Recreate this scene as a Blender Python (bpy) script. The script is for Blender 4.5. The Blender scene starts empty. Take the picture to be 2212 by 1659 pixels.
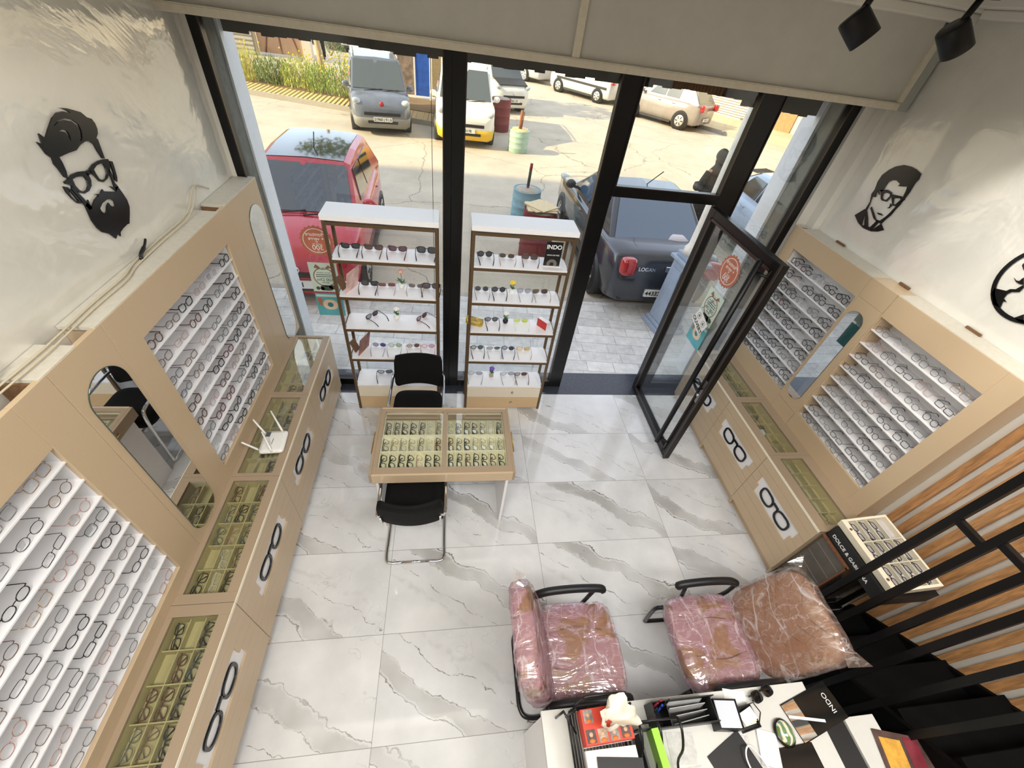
import bpy, math, random
from mathutils import Vector, Matrix, Euler
R = math.radians
rnd = random.Random(7)
SC = bpy.context.scene
COL = SC.collection
D = bpy.data
# ------------------------------------------------------------------ camera, exposure, world, sun
cam = D.cameras.new('camera'); camo = D.objects.new('camera', cam); COL.objects.link(camo)
cam.sensor_width = 36; cam.sensor_fit = 'HORIZONTAL'; cam.lens = 36 * 877.777 / 2212
cam.clip_start = .05; cam.clip_end = 200
camo.location = (0.4358, -3.29046, 3.33446)
camo.rotation_euler = (R(46.48975), R(-6.58264), R(-5.84660))
SC.camera = camo
vs = SC.view_settings
vs.view_transform = 'Standard'; vs.look = 'None'; vs.gamma = 1; vs.use_curve_mapping = False
vs.exposure = 0.0
SC.display_settings.display_device = 'sRGB'
cy = SC.cycles
cy.transparent_max_bounces = 24; cy.max_bounces = 7; cy.diffuse_bounces = 3; cy.glossy_bounces = 4
cy.sample_clamp_indirect = 4; cy.caustics_reflective = False; cy.caustics_refractive = False

W = D.worlds.new('world'); SC.world = W; W.use_nodes = True
wn = W.node_tree.nodes; wl = W.node_tree.links
sky = wn.new('ShaderNodeTexSky'); sky.sky_type = 'NISHITA'; sky.sun_disc = False
sky.sun_elevation = R(28); sky.sun_rotation = R(258); sky.air_density = 1.0; sky.dust_density = .6; sky.ozone_density = 1.2
hz = wn.new('ShaderNodeMix'); hz.data_type = 'RGBA'; hz.inputs[0].default_value = .62; hz.inputs[7].default_value = (2.0, 1.88, 1.70, 1)   # thin bright haze over the blue
wl.new(sky.outputs[0], hz.inputs[6]); wl.new(hz.outputs[2], wn['Background'].inputs[0]); wn['Background'].inputs[1].default_value = .80

def light(name, kind, loc, target, energy, col=(1, 1, 1), size=1, size_y=None, **kw):
    l = D.lights.new(name, kind); l.energy = energy; l.color = col
    if kind == 'AREA':
        l.size = size
        if size_y: l.shape = 'RECTANGLE'; l.size_y = size_y
    elif kind == 'SPOT':
        l.spot_size = R(kw.get('angle', 50)); l.spot_blend = .6; l.shadow_soft_size = size
    o = D.objects.new(name, l); COL.objects.link(o); o.location = loc
    d = Vector(target) - Vector(loc)
    o.rotation_euler = d.to_track_quat('-Z', 'Y').to_euler()
    return o
sun = light('sun', 'SUN', (0, 0, 30), Vector((0, 0, 30)) + Vector((1.81, .40, -1.0)), 7.8, (1.0, .79, .45)); sun.data.angle = R(.6)
# unseen fill lights added above and behind the viewer to brighten the shop
light('room_fill_light', 'AREA', (.7, -3.9, 4.45), (.9, -1.7, 0), 104, (1, .985, .965), 2.4, 1.0)
light('room_fill_light', 'AREA', (2.7, -3.9, 4.45), (2.6, -1.8, .2), 78, (1, .985, .965), 1.0, 1.0)
light('room_fill_light', 'AREA', (-.5, -3.9, 4.45), (-.5, -1.7, .3), 58, (1, .96, .90), 1.0, 1.0)

light('slat_fill_spot', 'SPOT', (2.1, -2.25, 3.62), (3.72, -2.75, 1.6), 80, (1, .96, .9), .05, angle=62)  # unseen spot added to brighten the slat wall

# ------------------------------------------------------------------ materials
def lin(c):
    return tuple(((v / 255) / 12.92 if v / 255 <= .04045 else (((v / 255) + .055) / 1.055) ** 2.4) for v in c)
MATS = {}
class NT:
    """small node-building shorthand"""
    def __init__(s, m): s.t = m.node_tree; s.n = s.t.nodes; s.l = s.t.links
    def new(s, typ, ins=None, **kw):
        n = s.n.new('ShaderNode' + typ)
        for k, v in kw.items(): setattr(n, k, v)
        for k, v in (ins or {}).items():
            if hasattr(v, 'is_output') or isinstance(v, bpy.types.NodeSocket): s.l.new(v, n.inputs[k])
            else: n.inputs[k].default_value = v
        return n
    def math(s, op, a, b=None, c=None, clamp=False):
        n = s.n.new('ShaderNodeMath'); n.operation = op; n.use_clamp = clamp
        for i, v in enumerate((a, b, c)):
            if v is None: continue
            if isinstance(v, bpy.types.NodeSocket): s.l.new(v, n.inputs[i])
            else: n.inputs[i].default_value = v
        return n.outputs[0]
    def mix(s, f, a, b):
        n = s.n.new('ShaderNodeMix'); n.data_type = 'RGBA'
        for k, v in ((0, f), (6, a), (7, b)):
            if isinstance(v, bpy.types.NodeSocket): s.l.new(v, n.inputs[k])
            else: n.inputs[k].default_value = v if k == 0 else (tuple(v) + (1,))[:4]
        return n.outputs[2]
    def ramp(s, f, stops):
        n = s.n.new('ShaderNodeValToRGB'); s.l.new(f, n.inputs[0]); e = n.color_ramp.elements
        while len(e) < len(stops): e.new(.5)
        for el, (p, c) in zip(e, stops): el.position = p; el.color = (tuple(c) + (1,))[:4] if not isinstance(c, (int, float)) else (c, c, c, 1)
        return n.outputs[0]
def newmat(name):
    m = D.materials.new(name); m.use_nodes = True; MATS[name] = m
    t = NT(m); return m, t, t.n['Principled BSDF']
def mat(name, rgb, rough=.5, metal=0, var=0, vs=25, bump=0, bs=60, spec=.5, coat=0, emit=0, stretch=None):
    m, t, p = newmat(name); c = lin(rgb)
    p.inputs['Base Color'].default_value = c + (1,); p.inputs['Roughness'].default_value = rough
    p.inputs['Metallic'].default_value = metal; p.inputs['Specular IOR Level'].default_value = spec
    p.inputs['Coat Weight'].default_value = coat; p.inputs['Coat Roughness'].default_value = .05
    if emit: p.inputs['Emission Color'].default_value = c + (1,); p.inputs['Emission Strength'].default_value = emit
    if var or bump:
        tc = t.new('TexCoord').outputs['Object']
        if stretch: tc = t.new('Mapping', {'Vector': tc, 'Scale': stretch}).outputs[0]
    if var:
        n = t.new('TexNoise', {'Vector': tc, 'Scale': vs, 'Detail': 6, 'Roughness': .65}).outputs[0]
        f = t.ramp(n, [(.3, 0.), (.7, 1.)])
        t.l.new(t.mix(f, [max(0, x * (1 - var)) for x in c], [min(1, x * (1 + var * .6)) for x in c]), p.inputs['Base Color'])
    if bump:
        n = t.new('TexNoise', {'Vector': tc, 'Scale': bs, 'Detail': 4}).outputs[0]
        b = t.new('Bump', {'Height': n, 'Strength': bump, 'Distance': .02})
        t.l.new(b.outputs[0], p.inputs['Normal'])
    return m
laminate = mat('beige_laminate', (197, 173, 141), .32, var=.06, vs=400)
laminate_dark = mat('beige_laminate_top', (162, 142, 118), .25, var=.05, vs=400)
white_board = mat('white_board', (236, 234, 234), .35, var=.02)
cream = mat('cream_edge', (240, 230, 205), .4)
topboard = mat('raw_top_board', (205, 199, 184), .5, var=.08, vs=40)
chipboard = mat('chipboard', (120, 88, 58), .8, var=.3, vs=90)
black_metal = mat('black_metal', (8, 8, 8), .4, spec=.3)
black_alu = mat('black_aluminium', (7, 7, 8), .3, spec=.35)
brown_alu = mat('bronze_aluminium', (62, 52, 46), .3, metal=.3)
bronze = mat('bronze_metal', (96, 76, 52), .42, metal=.35)
chrome = mat('chrome', (225, 225, 225), .08, metal=1)
steel = mat('steel', (170, 168, 164), .3, metal=1)
black_fabric = mat('black_fabric', (6, 5, 5), .8, spec=.25)
black_plastic = mat('black_plastic', (18, 18, 19), .45)
black_art = mat('black_lacquer_sheet', (14, 13, 12), .22)
olive = mat('olive_felt', (184, 172, 124), .85, var=.08, vs=200)
trayfelt = mat('cream_felt', (250, 244, 214), .85, var=.05, vs=200)
mirror_m = mat('mirror_silver', (238, 240, 240), .015, metal=1)
gold = mat('brass', (212, 168, 84), .25, metal=1)
rubber = mat('rubber', (22, 22, 23), .8)
brownleather = mat('tan_leather', (150, 106, 78), .42, bump=.15, bs=120)
pot_white = mat('white_ceramic', (235, 233, 226), .25)
leafgreen = mat('artificial_leaf', (62, 96, 40), .5, var=.25)
red_m = mat('red_card', (196, 50, 42), .45)
paper = mat('paper', (236, 235, 230), .7, var=.03)
lime = mat('lime_card', (150, 214, 44), .5)
ink = mat('dark_ink', (30, 30, 32), .6)
whitepaint = mat('white_paint', (240, 240, 240), .5)
granite = mat('dark_granite', (58, 60, 70), .18, var=.35, vs=30)
concrete_rough = mat('rough_concrete', (104, 104, 98), .9, var=.25, vs=14, bump=.4, bs=25)
pillar_m = mat('white_pillar', (226, 228, 232), .7, var=.05)
beamgrey = mat('fascia_panel', (206, 203, 194), .55, var=.05, vs=6)
beamtrim = mat('fascia_trim', (222, 214, 194), .5, var=.08, vs=30)
alugrey = mat('grey_strip', (176, 178, 172), .5)
ceil_m = mat('ceiling_paint', (226, 222, 212), .7)
inner_dark = mat('backroom_paint', (205, 198, 186), .7)
stair_m = mat('black_stair', (4, 4, 4), .7, spec=.12)

def glass_mat(name, tint=(1, 1, 1), refl=.06, edge=.5, rough=.0):
    m, t, p = newmat(name); t.n.remove(p)
    lw = t.new('LayerWeight', {'Blend': .35}).outputs['Fresnel']
    f = t.math('MULTIPLY_ADD', lw, edge, refl, clamp=True)
    tr = t.new('BsdfTransparent', {'Color': tuple(tint) + (1,)}).outputs[0]
    gl = t.new('BsdfGlossy', {'Color': (1, 1, 1, 1), 'Roughness': rough}).outputs[0]
    mx = t.new('MixShader', {0: f, 1: tr, 2: gl})
    t.l.new(mx.outputs[0], t.n['Material Output'].inputs[0]); return m
glass = glass_mat('window_glass', (.97, .985, .98), .02, .25)
case_glass = glass_mat('case_glass', (.97, .98, .96), .02, .25)
lens_clear = glass_mat('clear_lens', (.975, .98, .985), .02, .22)
LENS = {'clear': lens_clear}
for k, c in dict(dark=(.02, .02, .025), brown=(.12, .05, .03), grey=(.13, .13, .16), blue=(.03, .04, .24), green=(.45, .62, .36), pink=(.85, .50, .66),
                 yellow=(.75, .80, .12), amber=(.85, .62, .28), plum=(.10, .04, .06), dgreen=(.08, .16, .12), lgrey=(.55, .55, .60), greenlens=(.35, .7, .45)).items():
    LENS[k] = glass_mat(k + '_lens', c, .06, .35)

FR = {}
for k, c, r, me in (('k', (16, 15, 16), .25, 0), ('t', (92, 54, 32), .3, 0), ('b', (112, 84, 66), .3, .2), ('g', (190, 150, 104), .25, .8), ('r', (196, 140, 126), .3, .5), ('s', (150, 150, 152), .25, .8),
                    ('y', (92, 94, 98), .3, .2), ('c', (222, 222, 224), .15, 0), ('p', (96, 26, 40), .3, 0), ('d', (40, 36, 36), .3, .2), ('e', (30, 58, 60), .3, 0), ('n', (34, 44, 96), .3, 0)):
    FR[k] = mat('frame_' + {'k': 'black', 't': 'tortoise', 'b': 'brown', 'g': 'gold', 'r': 'rose', 's': 'silver', 'y': 'grey', 'c': 'clear', 'p': 'dark_red', 'd': 'charcoal', 'e': 'teal', 'n': 'navy'}[k], c, r, me)
p_ = FR['c'].node_tree.nodes['Principled BSDF']; p_.inputs['Transmission Weight'].default_value = .0; p_.inputs['Alpha'].default_value = .45
FNAME = dict(k='black', t='tortoiseshell', b='brown', g='thin gold', r='rose', s='silver', y='grey', c='clear', p='dark red', d='charcoal', e='dark teal', n='navy')

def wall_mat(name, rgb, seed):
    m, t, p = newmat(name); c = lin(rgb)
    tc = t.new('TexCoord').outputs['Object']
    mp = t.new('Mapping', {'Vector': tc, 'Location': (seed, seed * 2, 0)}).outputs[0]
    n1 = t.new('TexNoise', {'Vector': mp, 'Scale': 2.2, 'Detail': 5, 'Distortion': 1.2}).outputs[0]
    n2 = t.new('TexNoise', {'Vector': mp, 'Scale': .9, 'Detail': 3}).outputs[0]
    t.l.new(t.mix(t.ramp(n1, [(.35, 0.), (.65, 1.)]), [x * .93 for x in c], c), p.inputs['Base Color'])
    t.l.new(t.ramp(n2, [(.4, .10), (.62, .26)]), p.inputs['Roughness'])
    h = t.math('ADD', t.new('TexNoise', {'Vector': mp, 'Scale': 1.4, 'Detail': 4, 'Distortion': .8}).outputs[0], t.math('MULTIPLY', n1, .25))
    t.l.new(t.new('Bump', {'Height': h, 'Strength': .42, 'Distance': .05}).outputs[0], p.inputs['Normal'])
    p.inputs['Specular IOR Level'].default_value = .8; p.inputs['Coat Weight'].default_value = 1.0; p.inputs['Coat Roughness'].default_value = .06; p.inputs['Coat IOR'].default_value = 1.6
    t.l.new(p.inputs['Normal'].links[0].from_socket, p.inputs['Coat Normal'])
    return m
stucco_l = wall_mat('polished_stucco_beard', (226, 222, 210), 3.1)
stucco_r = wall_mat('polished_stucco_suit', (228, 225, 216), 9.4)

def marble():
    m, t, p = newmat('marble_tile')
    pos = t.new('TexCoord').outputs['Object']
    x = t.new('SeparateXYZ', {0: pos})
    u = t.math('DIVIDE', x.outputs[0], 1.2); v = t.math('DIVIDE', t.math('SUBTRACT', .02, x.outputs[1]), .6)
    iu = t.math('FLOOR', u); iv = t.math('FLOOR', v); fu = t.math('FRACT', u); fv = t.math('FRACT', v)
    wn_ = t.new('TexWhiteNoise', {'Vector': t.new('CombineXYZ', {0: iu, 1: iv}).outputs[0]}, noise_dimensions='2D')
    rv = wn_.outputs['Value']; rc = t.new('SeparateXYZ', {0: wn_.outputs['Color']})
    lx = t.math('MULTIPLY', fu, 1.2); ly = t.math('MULTIPLY', fv, .6)
    # every tile is one of two prints, the second turned by half a turn
    flip = t.math('GREATER_THAN', rv, .55)
    lx = t.math('ADD', t.math('MULTIPLY', lx, t.math('SUBTRACT', 1, t.math('MULTIPLY', flip, 2))), t.math('MULTIPLY', flip, 1.2))
    ly = t.math('ADD', t.math('MULTIPLY', ly, t.math('SUBTRACT', 1, t.math('MULTIPLY', flip, 2))), t.math('MULTIPLY', flip, .6))
    sh = t.math('MULTIPLY', t.math('SUBTRACT', rc.outputs[0], .5), .28)
    P = t.new('CombineXYZ', {0: lx, 1: ly, 2: t.math('MULTIPLY', rv, 3)}).outputs[0]
    n1 = t.new('TexNoise', {'Vector': P, 'Scale': 3.0, 'Detail': 7, 'Roughness': .55}).outputs[0]
    n2 = t.new('TexNoise', {'Vector': P, 'Scale': 14, 'Detail': 5, 'Roughness': .6}).outputs[0]
    n3 = t.new('TexNoise', {'Vector': P, 'Scale': 1.7, 'Detail': 3}).outputs[0]
    # distance across the slanting direction of the veining
    d = t.math('ADD', t.math('SUBTRACT', t.math('MULTIPLY', ly, .86), t.math('MULTIPLY', lx, .52)), sh)
    d = t.math('ADD', d, t.math('MULTIPLY', t.math('SUBTRACT', n1, .5), .30))
    d = t.math('ADD', d, t.math('MULTIPLY', t.math('SUBTRACT', n2, .5), .035))
    def vein(c, w, w2=None):
        a = t.math('ABSOLUTE', t.math('SUBTRACT', d, c))
        return t.math('SUBTRACT', 1, t.math('DIVIDE', a, w), clamp=True)
    def band(lo, hi, s):
        a = t.math('DIVIDE', t.math('SUBTRACT', d, lo), s, clamp=True); b = t.math('DIVIDE', t.math('SUBTRACT', hi, d), s, clamp=True)
        return t.math('MULTIPLY', a, b)
    bnd = t.math('MULTIPLY', band(-.20, -.085, .018), t.ramp(n3, [(.38, .25), (.6, 1.)]))
    bnd2 = t.math('MULTIPLY', band(.12, .17, .02), t.ramp(n2, [(.4, 0.), (.6, .6)]))
    v1 = t.math('MULTIPLY', vein(-.205, .006), t.ramp(n3, [(.35, .2), (.55, 1.)]))
    v2 = t.math('MULTIPLY', vein(-.088, .0045), t.ramp(n2, [(.4, .15), (.6, 1.)]))
    v3 = t.math('MULTIPLY', vein(.055, .0035), t.ramp(n2, [(.45, 0.), (.55, 1.)]))
    vo = t.new('TexVoronoi', {'Vector': t.new('VectorMath', {0: P, 1: t.new('TexNoise', {'Vector': P, 'Scale': 5}).outputs['Color']}, operation='ADD').outputs[0], 'Scale': 2.2}, feature='DISTANCE_TO_EDGE').outputs[0]
    cr = t.math('MULTIPLY', t.math('SUBTRACT', 1, t.math('DIVIDE', vo, .008), clamp=True), t.ramp(n3, [(.5, 0.), (.62, .8)]))
    base = t.mix(t.ramp(n1, [(.3, 0.), (.75, 1.)]), lin((208, 208, 208)), lin((231, 231, 231)))
    c = t.mix(t.math('MULTIPLY', bnd, .85), base, lin((166, 164, 160)))
    c = t.mix(t.math('MULTIPLY', bnd2, .5), c, lin((184, 182, 179)))
    c = t.mix(t.math('MULTIPLY', cr, .55), c, lin((140, 132, 122)))
    c = t.mix(v1, c, lin((84, 76, 68)))
    c = t.mix(t.math('MULTIPLY', v2, .9), c, lin((104, 96, 88)))
    c = t.mix(t.math('MULTIPLY', v3, .95), c, lin((92, 74, 56)))
    gu = t.math('LESS_THAN', t.math('MULTIPLY', t.math('MINIMUM', fu, t.math('SUBTRACT', 1, fu)), 1.2), .0017)
    gv = t.math('LESS_THAN', t.math('MULTIPLY', t.math('MINIMUM', fv, t.math('SUBTRACT', 1, fv)), .6), .0017)
    g = t.math('MAXIMUM', gu, gv)
    t.l.new(t.mix(t.math('MULTIPLY', g, .8), c, lin((128, 124, 118))), p.inputs['Base Color'])
    p.inputs['Roughness'].default_value = .07; p.inputs['Specular IOR Level'].default_value = .6; p.inputs['Coat Weight'].default_value = .6; p.inputs['Coat Roughness'].default_value = .03
    return m
marble_m = marble()

def paver():
    m, t, p = newmat('pavement_tile')
    pos = t.new('TexCoord').outputs['Object']
    mp = t.new('Mapping', {'Vector': pos, 'Rotation': (0, 0, R(4))}).outputs[0]
    b = t.new('TexBrick', {'Vector': mp, 'Color1': (.42, .41, .40, 1), 'Color2': (.74, .73, .71, 1), 'Mortar': (.12, .12, .12, 1), 'Scale': 1.0, 'Mortar Size': .005, 'Bias': 0., 'Brick Width': .36, 'Row Height': .2}, offset=.37, squash=1.6, squash_frequency=2)
    n = t.new('TexNoise', {'Vector': pos, 'Scale': 9, 'Detail': 8, 'Roughness': .7}).outputs[0]
    c = t.mix(.5, b.outputs[0], t.ramp(n, [(.3, lin((168, 166, 160))), (.7, lin((240, 236, 228)))]))
    t.l.new(c, p.inputs['Base Color']); p.inputs['Roughness'].default_value = .6
    return m
paver_m = paver()

def roadmat(name, a, b, slab=4.0, cracks=.6):
    m, t, p = newmat(name)
    pos = t.new('TexCoord').outputs['Object']
    n = t.new('TexNoise', {'Vector': pos, 'Scale': .7, 'Detail': 8, 'Roughness': .7}).outputs[0]
    n2 = t.new('TexNoise', {'Vector': pos, 'Scale': 60, 'Detail': 3}).outputs[0]
    n3 = t.new('TexNoise', {'Vector': pos, 'Scale': 3.5, 'Detail': 9, 'Roughness': .75, 'Distortion': .6}).outputs[0]
    c = t.mix(t.ramp(n, [(.3, 0.), (.7, 1.)]), lin(a), lin(b))
    c = t.mix(t.math('MULTIPLY', t.math('SUBTRACT', n2, .4, clamp=True), .8), c, lin([x * .62 for x in a]))
    c = t.mix(t.math('MULTIPLY', t.ramp(n3, [(.60, 0.), (.70, 1.)]), .35), c, lin([x * .55 for x in a]))
    wv = t.new('VectorMath', {0: pos, 1: t.new('VectorMath', {0: t.new('TexNoise', {'Vector': pos, 'Scale': 1.5, 'Detail': 6}).outputs['Color'], 1: (.5, .5, .5)}, operation='MULTIPLY').outputs[0]}, operation='ADD').outputs[0]
    vo = t.new('TexVoronoi', {'Vector': wv, 'Scale': .28}, feature='DISTANCE_TO_EDGE').outputs[0]
    c = t.mix(t.math('MULTIPLY', t.math('SUBTRACT', 1, t.math('DIVIDE', vo, .005), clamp=True), cracks), c, lin((70, 60, 50)))
    t.l.new(c, p.inputs['Base Color']); p.inputs['Roughness'].default_value = .85
    t.l.new(t.new('Bump', {'Height': n2, 'Strength': .3, 'Distance': .01}).outputs[0], p.inputs['Normal'])
    return m
road_m = roadmat('street_concrete', (178, 170, 154), (208, 198, 180))
walk_m = roadmat('sidewalk_slab', (190, 172, 140), (214, 196, 160), cracks=.2)

def woodmat(name, rgb, stretch):
    m, t, p = newmat(name); c = lin(rgb)
    mp = t.new('Mapping', {'Vector': t.new('TexCoord').outputs['Object'], 'Scale': stretch}).outputs[0]
    n = t.new('TexNoise', {'Vector': mp, 'Scale': 6, 'Detail': 7, 'Roughness': .6, 'Distortion': .4}).outputs[0]
    t.l.new(t.mix(t.ramp(n, [(.35, 0.), (.65, 1.)]), [x * .62 for x in c], [min(1, x * 1.15) for x in c]), p.inputs['Base Color'])
    p.inputs['Roughness'].default_value = .45; return m
slat_wood = woodmat('slat_wood', (186, 136, 88), (12, 12, 1.2))
edge_wood = woodmat('edge_wood', (128, 78, 44), (10, 10, 1))
tree_wood = woodmat('pale_trunk', (206, 176, 132), (4, 4, .6))

def corrugated(name, rgb, freq, axis=2, dark=.55):
    m, t, p = newmat(name); c = lin(rgb)
    x = t.new('SeparateXYZ', {0: t.new('TexCoord').outputs['Object']}).outputs[axis]
    s = t.math('SINE', t.math('MULTIPLY', x, freq))
    n = t.new('TexNoise', {'Vector': t.new('TexCoord').outputs['Object'], 'Scale': 3, 'Detail': 5}).outputs[0]
    t.l.new(t.mix(n, [k * .85 for k in c], c), p.inputs['Base Color'])
    t.l.new(t.new('Bump', {'Height': s, 'Strength': .9, 'Distance': .03}).outputs[0], p.inputs['Normal'])
    p.inputs['Roughness'].default_value = .5; return m

def wrapmat(name, tint, cover, sc):
    """thin crinkled plastic film: clear with highlights painted white along its creases, tinted where it is folded double"""
    m, t, p = newmat(name); t.n.remove(p)
    pos = t.new('TexCoord').outputs['Object']
    big = t.new('TexNoise', {'Vector': pos, 'Scale': 5.0, 'Detail': 3, 'Distortion': .9}).outputs[0]
    def ridge(scale, stretch, w, dist, rot):
        mp = t.new('Mapping', {'Vector': pos, 'Scale': stretch, 'Rotation': (0, 0, rot)}).outputs[0]
        n = t.new('TexNoise', {'Vector': mp, 'Scale': scale, 'Detail': 3, 'Roughness': .5, 'Distortion': dist}).outputs[0]
        return t.math('SUBTRACT', 1, t.math('DIVIDE', t.math('ABSOLUTE', t.math('SUBTRACT', n, .5)), w), clamp=True), n
    r1, n1 = ridge(sc, (1.0, .35, .6), .016, .5, .5); r2, n2 = ridge(sc * 1.6, (.35, 1.0, .6), .014, .7, -.4); r3, n3 = ridge(sc * 3, (.5, 1.0, 1.0), .03, .3, 1.0)
    cre = t.math('MAXIMUM', r1, t.math('MAXIMUM', t.math('MULTIPLY', r2, .8), t.math('MULTIPLY', r3, .35)))
    cre = t.math('MULTIPLY', cre, t.ramp(big, [(.36, .15), (.58, .9)]))
    film = t.math('MULTIPLY', t.ramp(big, [(.40, 0.), (.47, 1.)]), cover)
    hgt = t.math('ADD', t.math('MULTIPLY', n1, 1.2), t.math('MULTIPLY', n2, .9))
    bmp = t.new('Bump', {'Height': hgt, 'Strength': 1.0, 'Distance': .02}).outputs[0]
    tr = t.new('BsdfTransparent', {'Color': (1, 1, 1, 1)}).outputs[0]
    df = t.new('BsdfDiffuse', {'Color': lin(tint) + (1,), 'Normal': bmp}).outputs[0]
    gl = t.new('BsdfGlossy', {'Color': (1, 1, 1, 1), 'Roughness': .12, 'Normal': bmp}).outputs[0]
    wh = t.new('BsdfDiffuse', {'Color': (.85, .80, .82, 1), 'Normal': bmp}).outputs[0]  # crease highlights painted as white diffuse colour
    a = t.new('MixShader', {0: film, 1: tr, 2: df}).outputs[0]
    a = t.new('MixShader', {0: t.math('MULTIPLY', cre, .55), 1: a, 2: wh}).outputs[0]
    a = t.new('MixShader', {0: .13, 1: a, 2: gl}).outputs[0]
    t.l.new(a, t.n['Material Output'].inputs[0]); return m
wrap_pink = wrapmat('pink_plastic_wrap', (196, 150, 166), .45, 7)
wrap_clear = wrapmat('clear_plastic_wrap', (214, 178, 160), .14, 5)
# ------------------------------------------------------------------ mesh helpers
OFF = {}
def unit(v): v = Vector(v); return v.normalized() if v.length else v
class MB:
    """collects shapes; build() links them as one mesh object"""
    def __init__(s): s.v = []; s.f = []; s.sm = []
    def add(s, vs, fs, smooth=False):
        n = len(s.v); s.v += [Vector(v) for v in vs]
        s.f += [tuple(i + n for i in f) for f in fs]; s.sm += [smooth] * len(fs); return s
    def box(s, x0, x1, y0, y1, z0, z1, M=None):
        v = [Vector(p) for p in ((x0, y0, z0), (x1, y0, z0), (x1, y1, z0), (x0, y1, z0), (x0, y0, z1), (x1, y0, z1), (x1, y1, z1), (x0, y1, z1))]
        if M is not None: v = [M @ p for p in v]
        return s.add(v, [(3, 2, 1, 0), (4, 5, 6, 7), (0, 1, 5, 4), (1, 2, 6, 5), (2, 3, 7, 6), (3, 0, 4, 7)])
    def bar(s, a, b, w, h=None, up=(0, 0, 1)):
        a, b = Vector(a), Vector(b); h = h or w; d = (b - a); L = d.length; d.normalize()
        up = Vector(up)
        if abs(d.dot(up)) > .99: up = Vector((1, 0, 0))
        x = d.cross(up).normalized(); z = x.cross(d)
        M = Matrix((x, d, z)).transposed().to_4x4(); M.translation = a
        return s.box(-w / 2, w / 2, 0, L, -h / 2, h / 2, M)
    def tube(s, pts, r, n=8, closed=False, cap=True, smooth=True):
        pts = [Vector(p) for p in pts]; m = len(pts); rs = r if isinstance(r, (list, tuple)) else [r] * m
        t0 = unit(pts[1] - pts[0]); up = Vector((0, 0, 1)) if abs(t0.z) < .9 else Vector((1, 0, 0))
        nx = t0.cross(up).normalized(); vs = []; prev = t0
        for i, p in enumerate(pts):
            if closed: t = unit(pts[(i + 1) % m] - pts[i - 1])
            else: t = unit(pts[min(i + 1, m - 1)] - pts[max(i - 1, 0)])
            nx = (nx - t * nx.dot(t)).normalized(); ny = t.cross(nx)
            for k in range(n):
                a = 2 * math.pi * k / n; vs.append(p + (nx * math.cos(a) + ny * math.sin(a)) * rs[i])
        fs = []
        for i in range(m if closed else m - 1):
            j = (i + 1) % m
            for k in range(n): fs.append((i * n + k, i * n + (k + 1) % n, j * n + (k + 1) % n, j * n + k))
        if cap and not closed: fs += [tuple(range(n - 1, -1, -1)), tuple((m - 1) * n + k for k in range(n))]
        return s.add(vs, fs, smooth)
    def lathe(s, prof, c=(0, 0, 0), n=24, axis='z', sx=1, sy=1, smooth=True):
        vs = []; m = len(prof)
        for r, h in prof:
            for k in range(n):
                a = 2 * math.pi * k / n; x, y = r * math.cos(a) * sx, r * math.sin(a) * sy
                p = (x, y, h) if axis == 'z' else ((h, x, y) if axis == 'x' else (y, h, x))
                vs.append(Vector(p) + Vector(c))
        fs = []
        for i in range(m - 1):
            for k in range(n): fs.append((i * n + k, i * n + (k + 1) % n, (i + 1) * n + (k + 1) % n, (i + 1) * n + k))
        fs += [tuple(range(n - 1, -1, -1)), tuple((m - 1) * n + k for k in range(n))]
        return s.add(vs, fs, smooth)
    def loft(s, rings, closed=True, cap=True, smooth=True):
        n = len(rings[0]); vs = [p for r in rings for p in r]; fs = []
        for i in range(len(rings) - 1):
            for k in range(n if closed else n - 1): fs.append((i * n + k, i * n + (k + 1) % n, (i + 1) * n + (k + 1) % n, (i + 1) * n + k))
        if cap: fs += [tuple(range(n - 1, -1, -1)), tuple((len(rings) - 1) * n + k for k in range(n))]
        return s.add(vs, fs, smooth)
    def plate(s, quad, th):
        """a flat slab: four corners and a thickness along their normal"""
        q = [Vector(p) for p in quad]; nn = (q[1] - q[0]).cross(q[3] - q[0]).normalized() * th
        v = q + [p + nn for p in q]
        return s.add(v, [(3, 2, 1, 0), (4, 5, 6, 7), (0, 1, 5, 4), (1, 2, 6, 5), (2, 3, 7, 6), (3, 0, 4, 7)])
    def prism(s, poly, fn, d0, d1, smooth=False):
        """extrude a 2-D outline: fn(a, b, d) gives the point"""
        n = len(poly); v = [Vector(fn(a, b, d0)) for a, b in poly] + [Vector(fn(a, b, d1)) for a, b in poly]
        return s.add(v, [tuple(range(n - 1, -1, -1)), tuple(range(n, 2 * n))] + [(i, (i + 1) % n, n + (i + 1) % n, n + i) for i in range(n)], smooth)
    def ball(s, c, r, n=12, m=8, sc=(1, 1, 1)):
        vs = []; fs = []
        for i in range(m + 1):
            th = math.pi * i / m
            for k in range(n):
                a = 2 * math.pi * k / n
                vs.append(Vector(c) + Vector((r * sc[0] * math.sin(th) * math.cos(a), r * sc[1] * math.sin(th) * math.sin(a), r * sc[2] * math.cos(th))))
        for i in range(m):
            for k in range(n): fs.append((i * n + k, (i + 1) * n + k, (i + 1) * n + (k + 1) % n, i * n + (k + 1) % n))
        return s.add(vs, fs, True)
    def mesh(s, name, mt=None, off=None):
        me = D.meshes.new(name); o = Vector(off) if off else Vector()
        me.from_pydata([tuple(p - o) for p in s.v], [], s.f); me.polygons.foreach_set('use_smooth', s.sm)
        if mt: me.materials.append(mt)
        me.validate(); me.update(); return me
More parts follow.
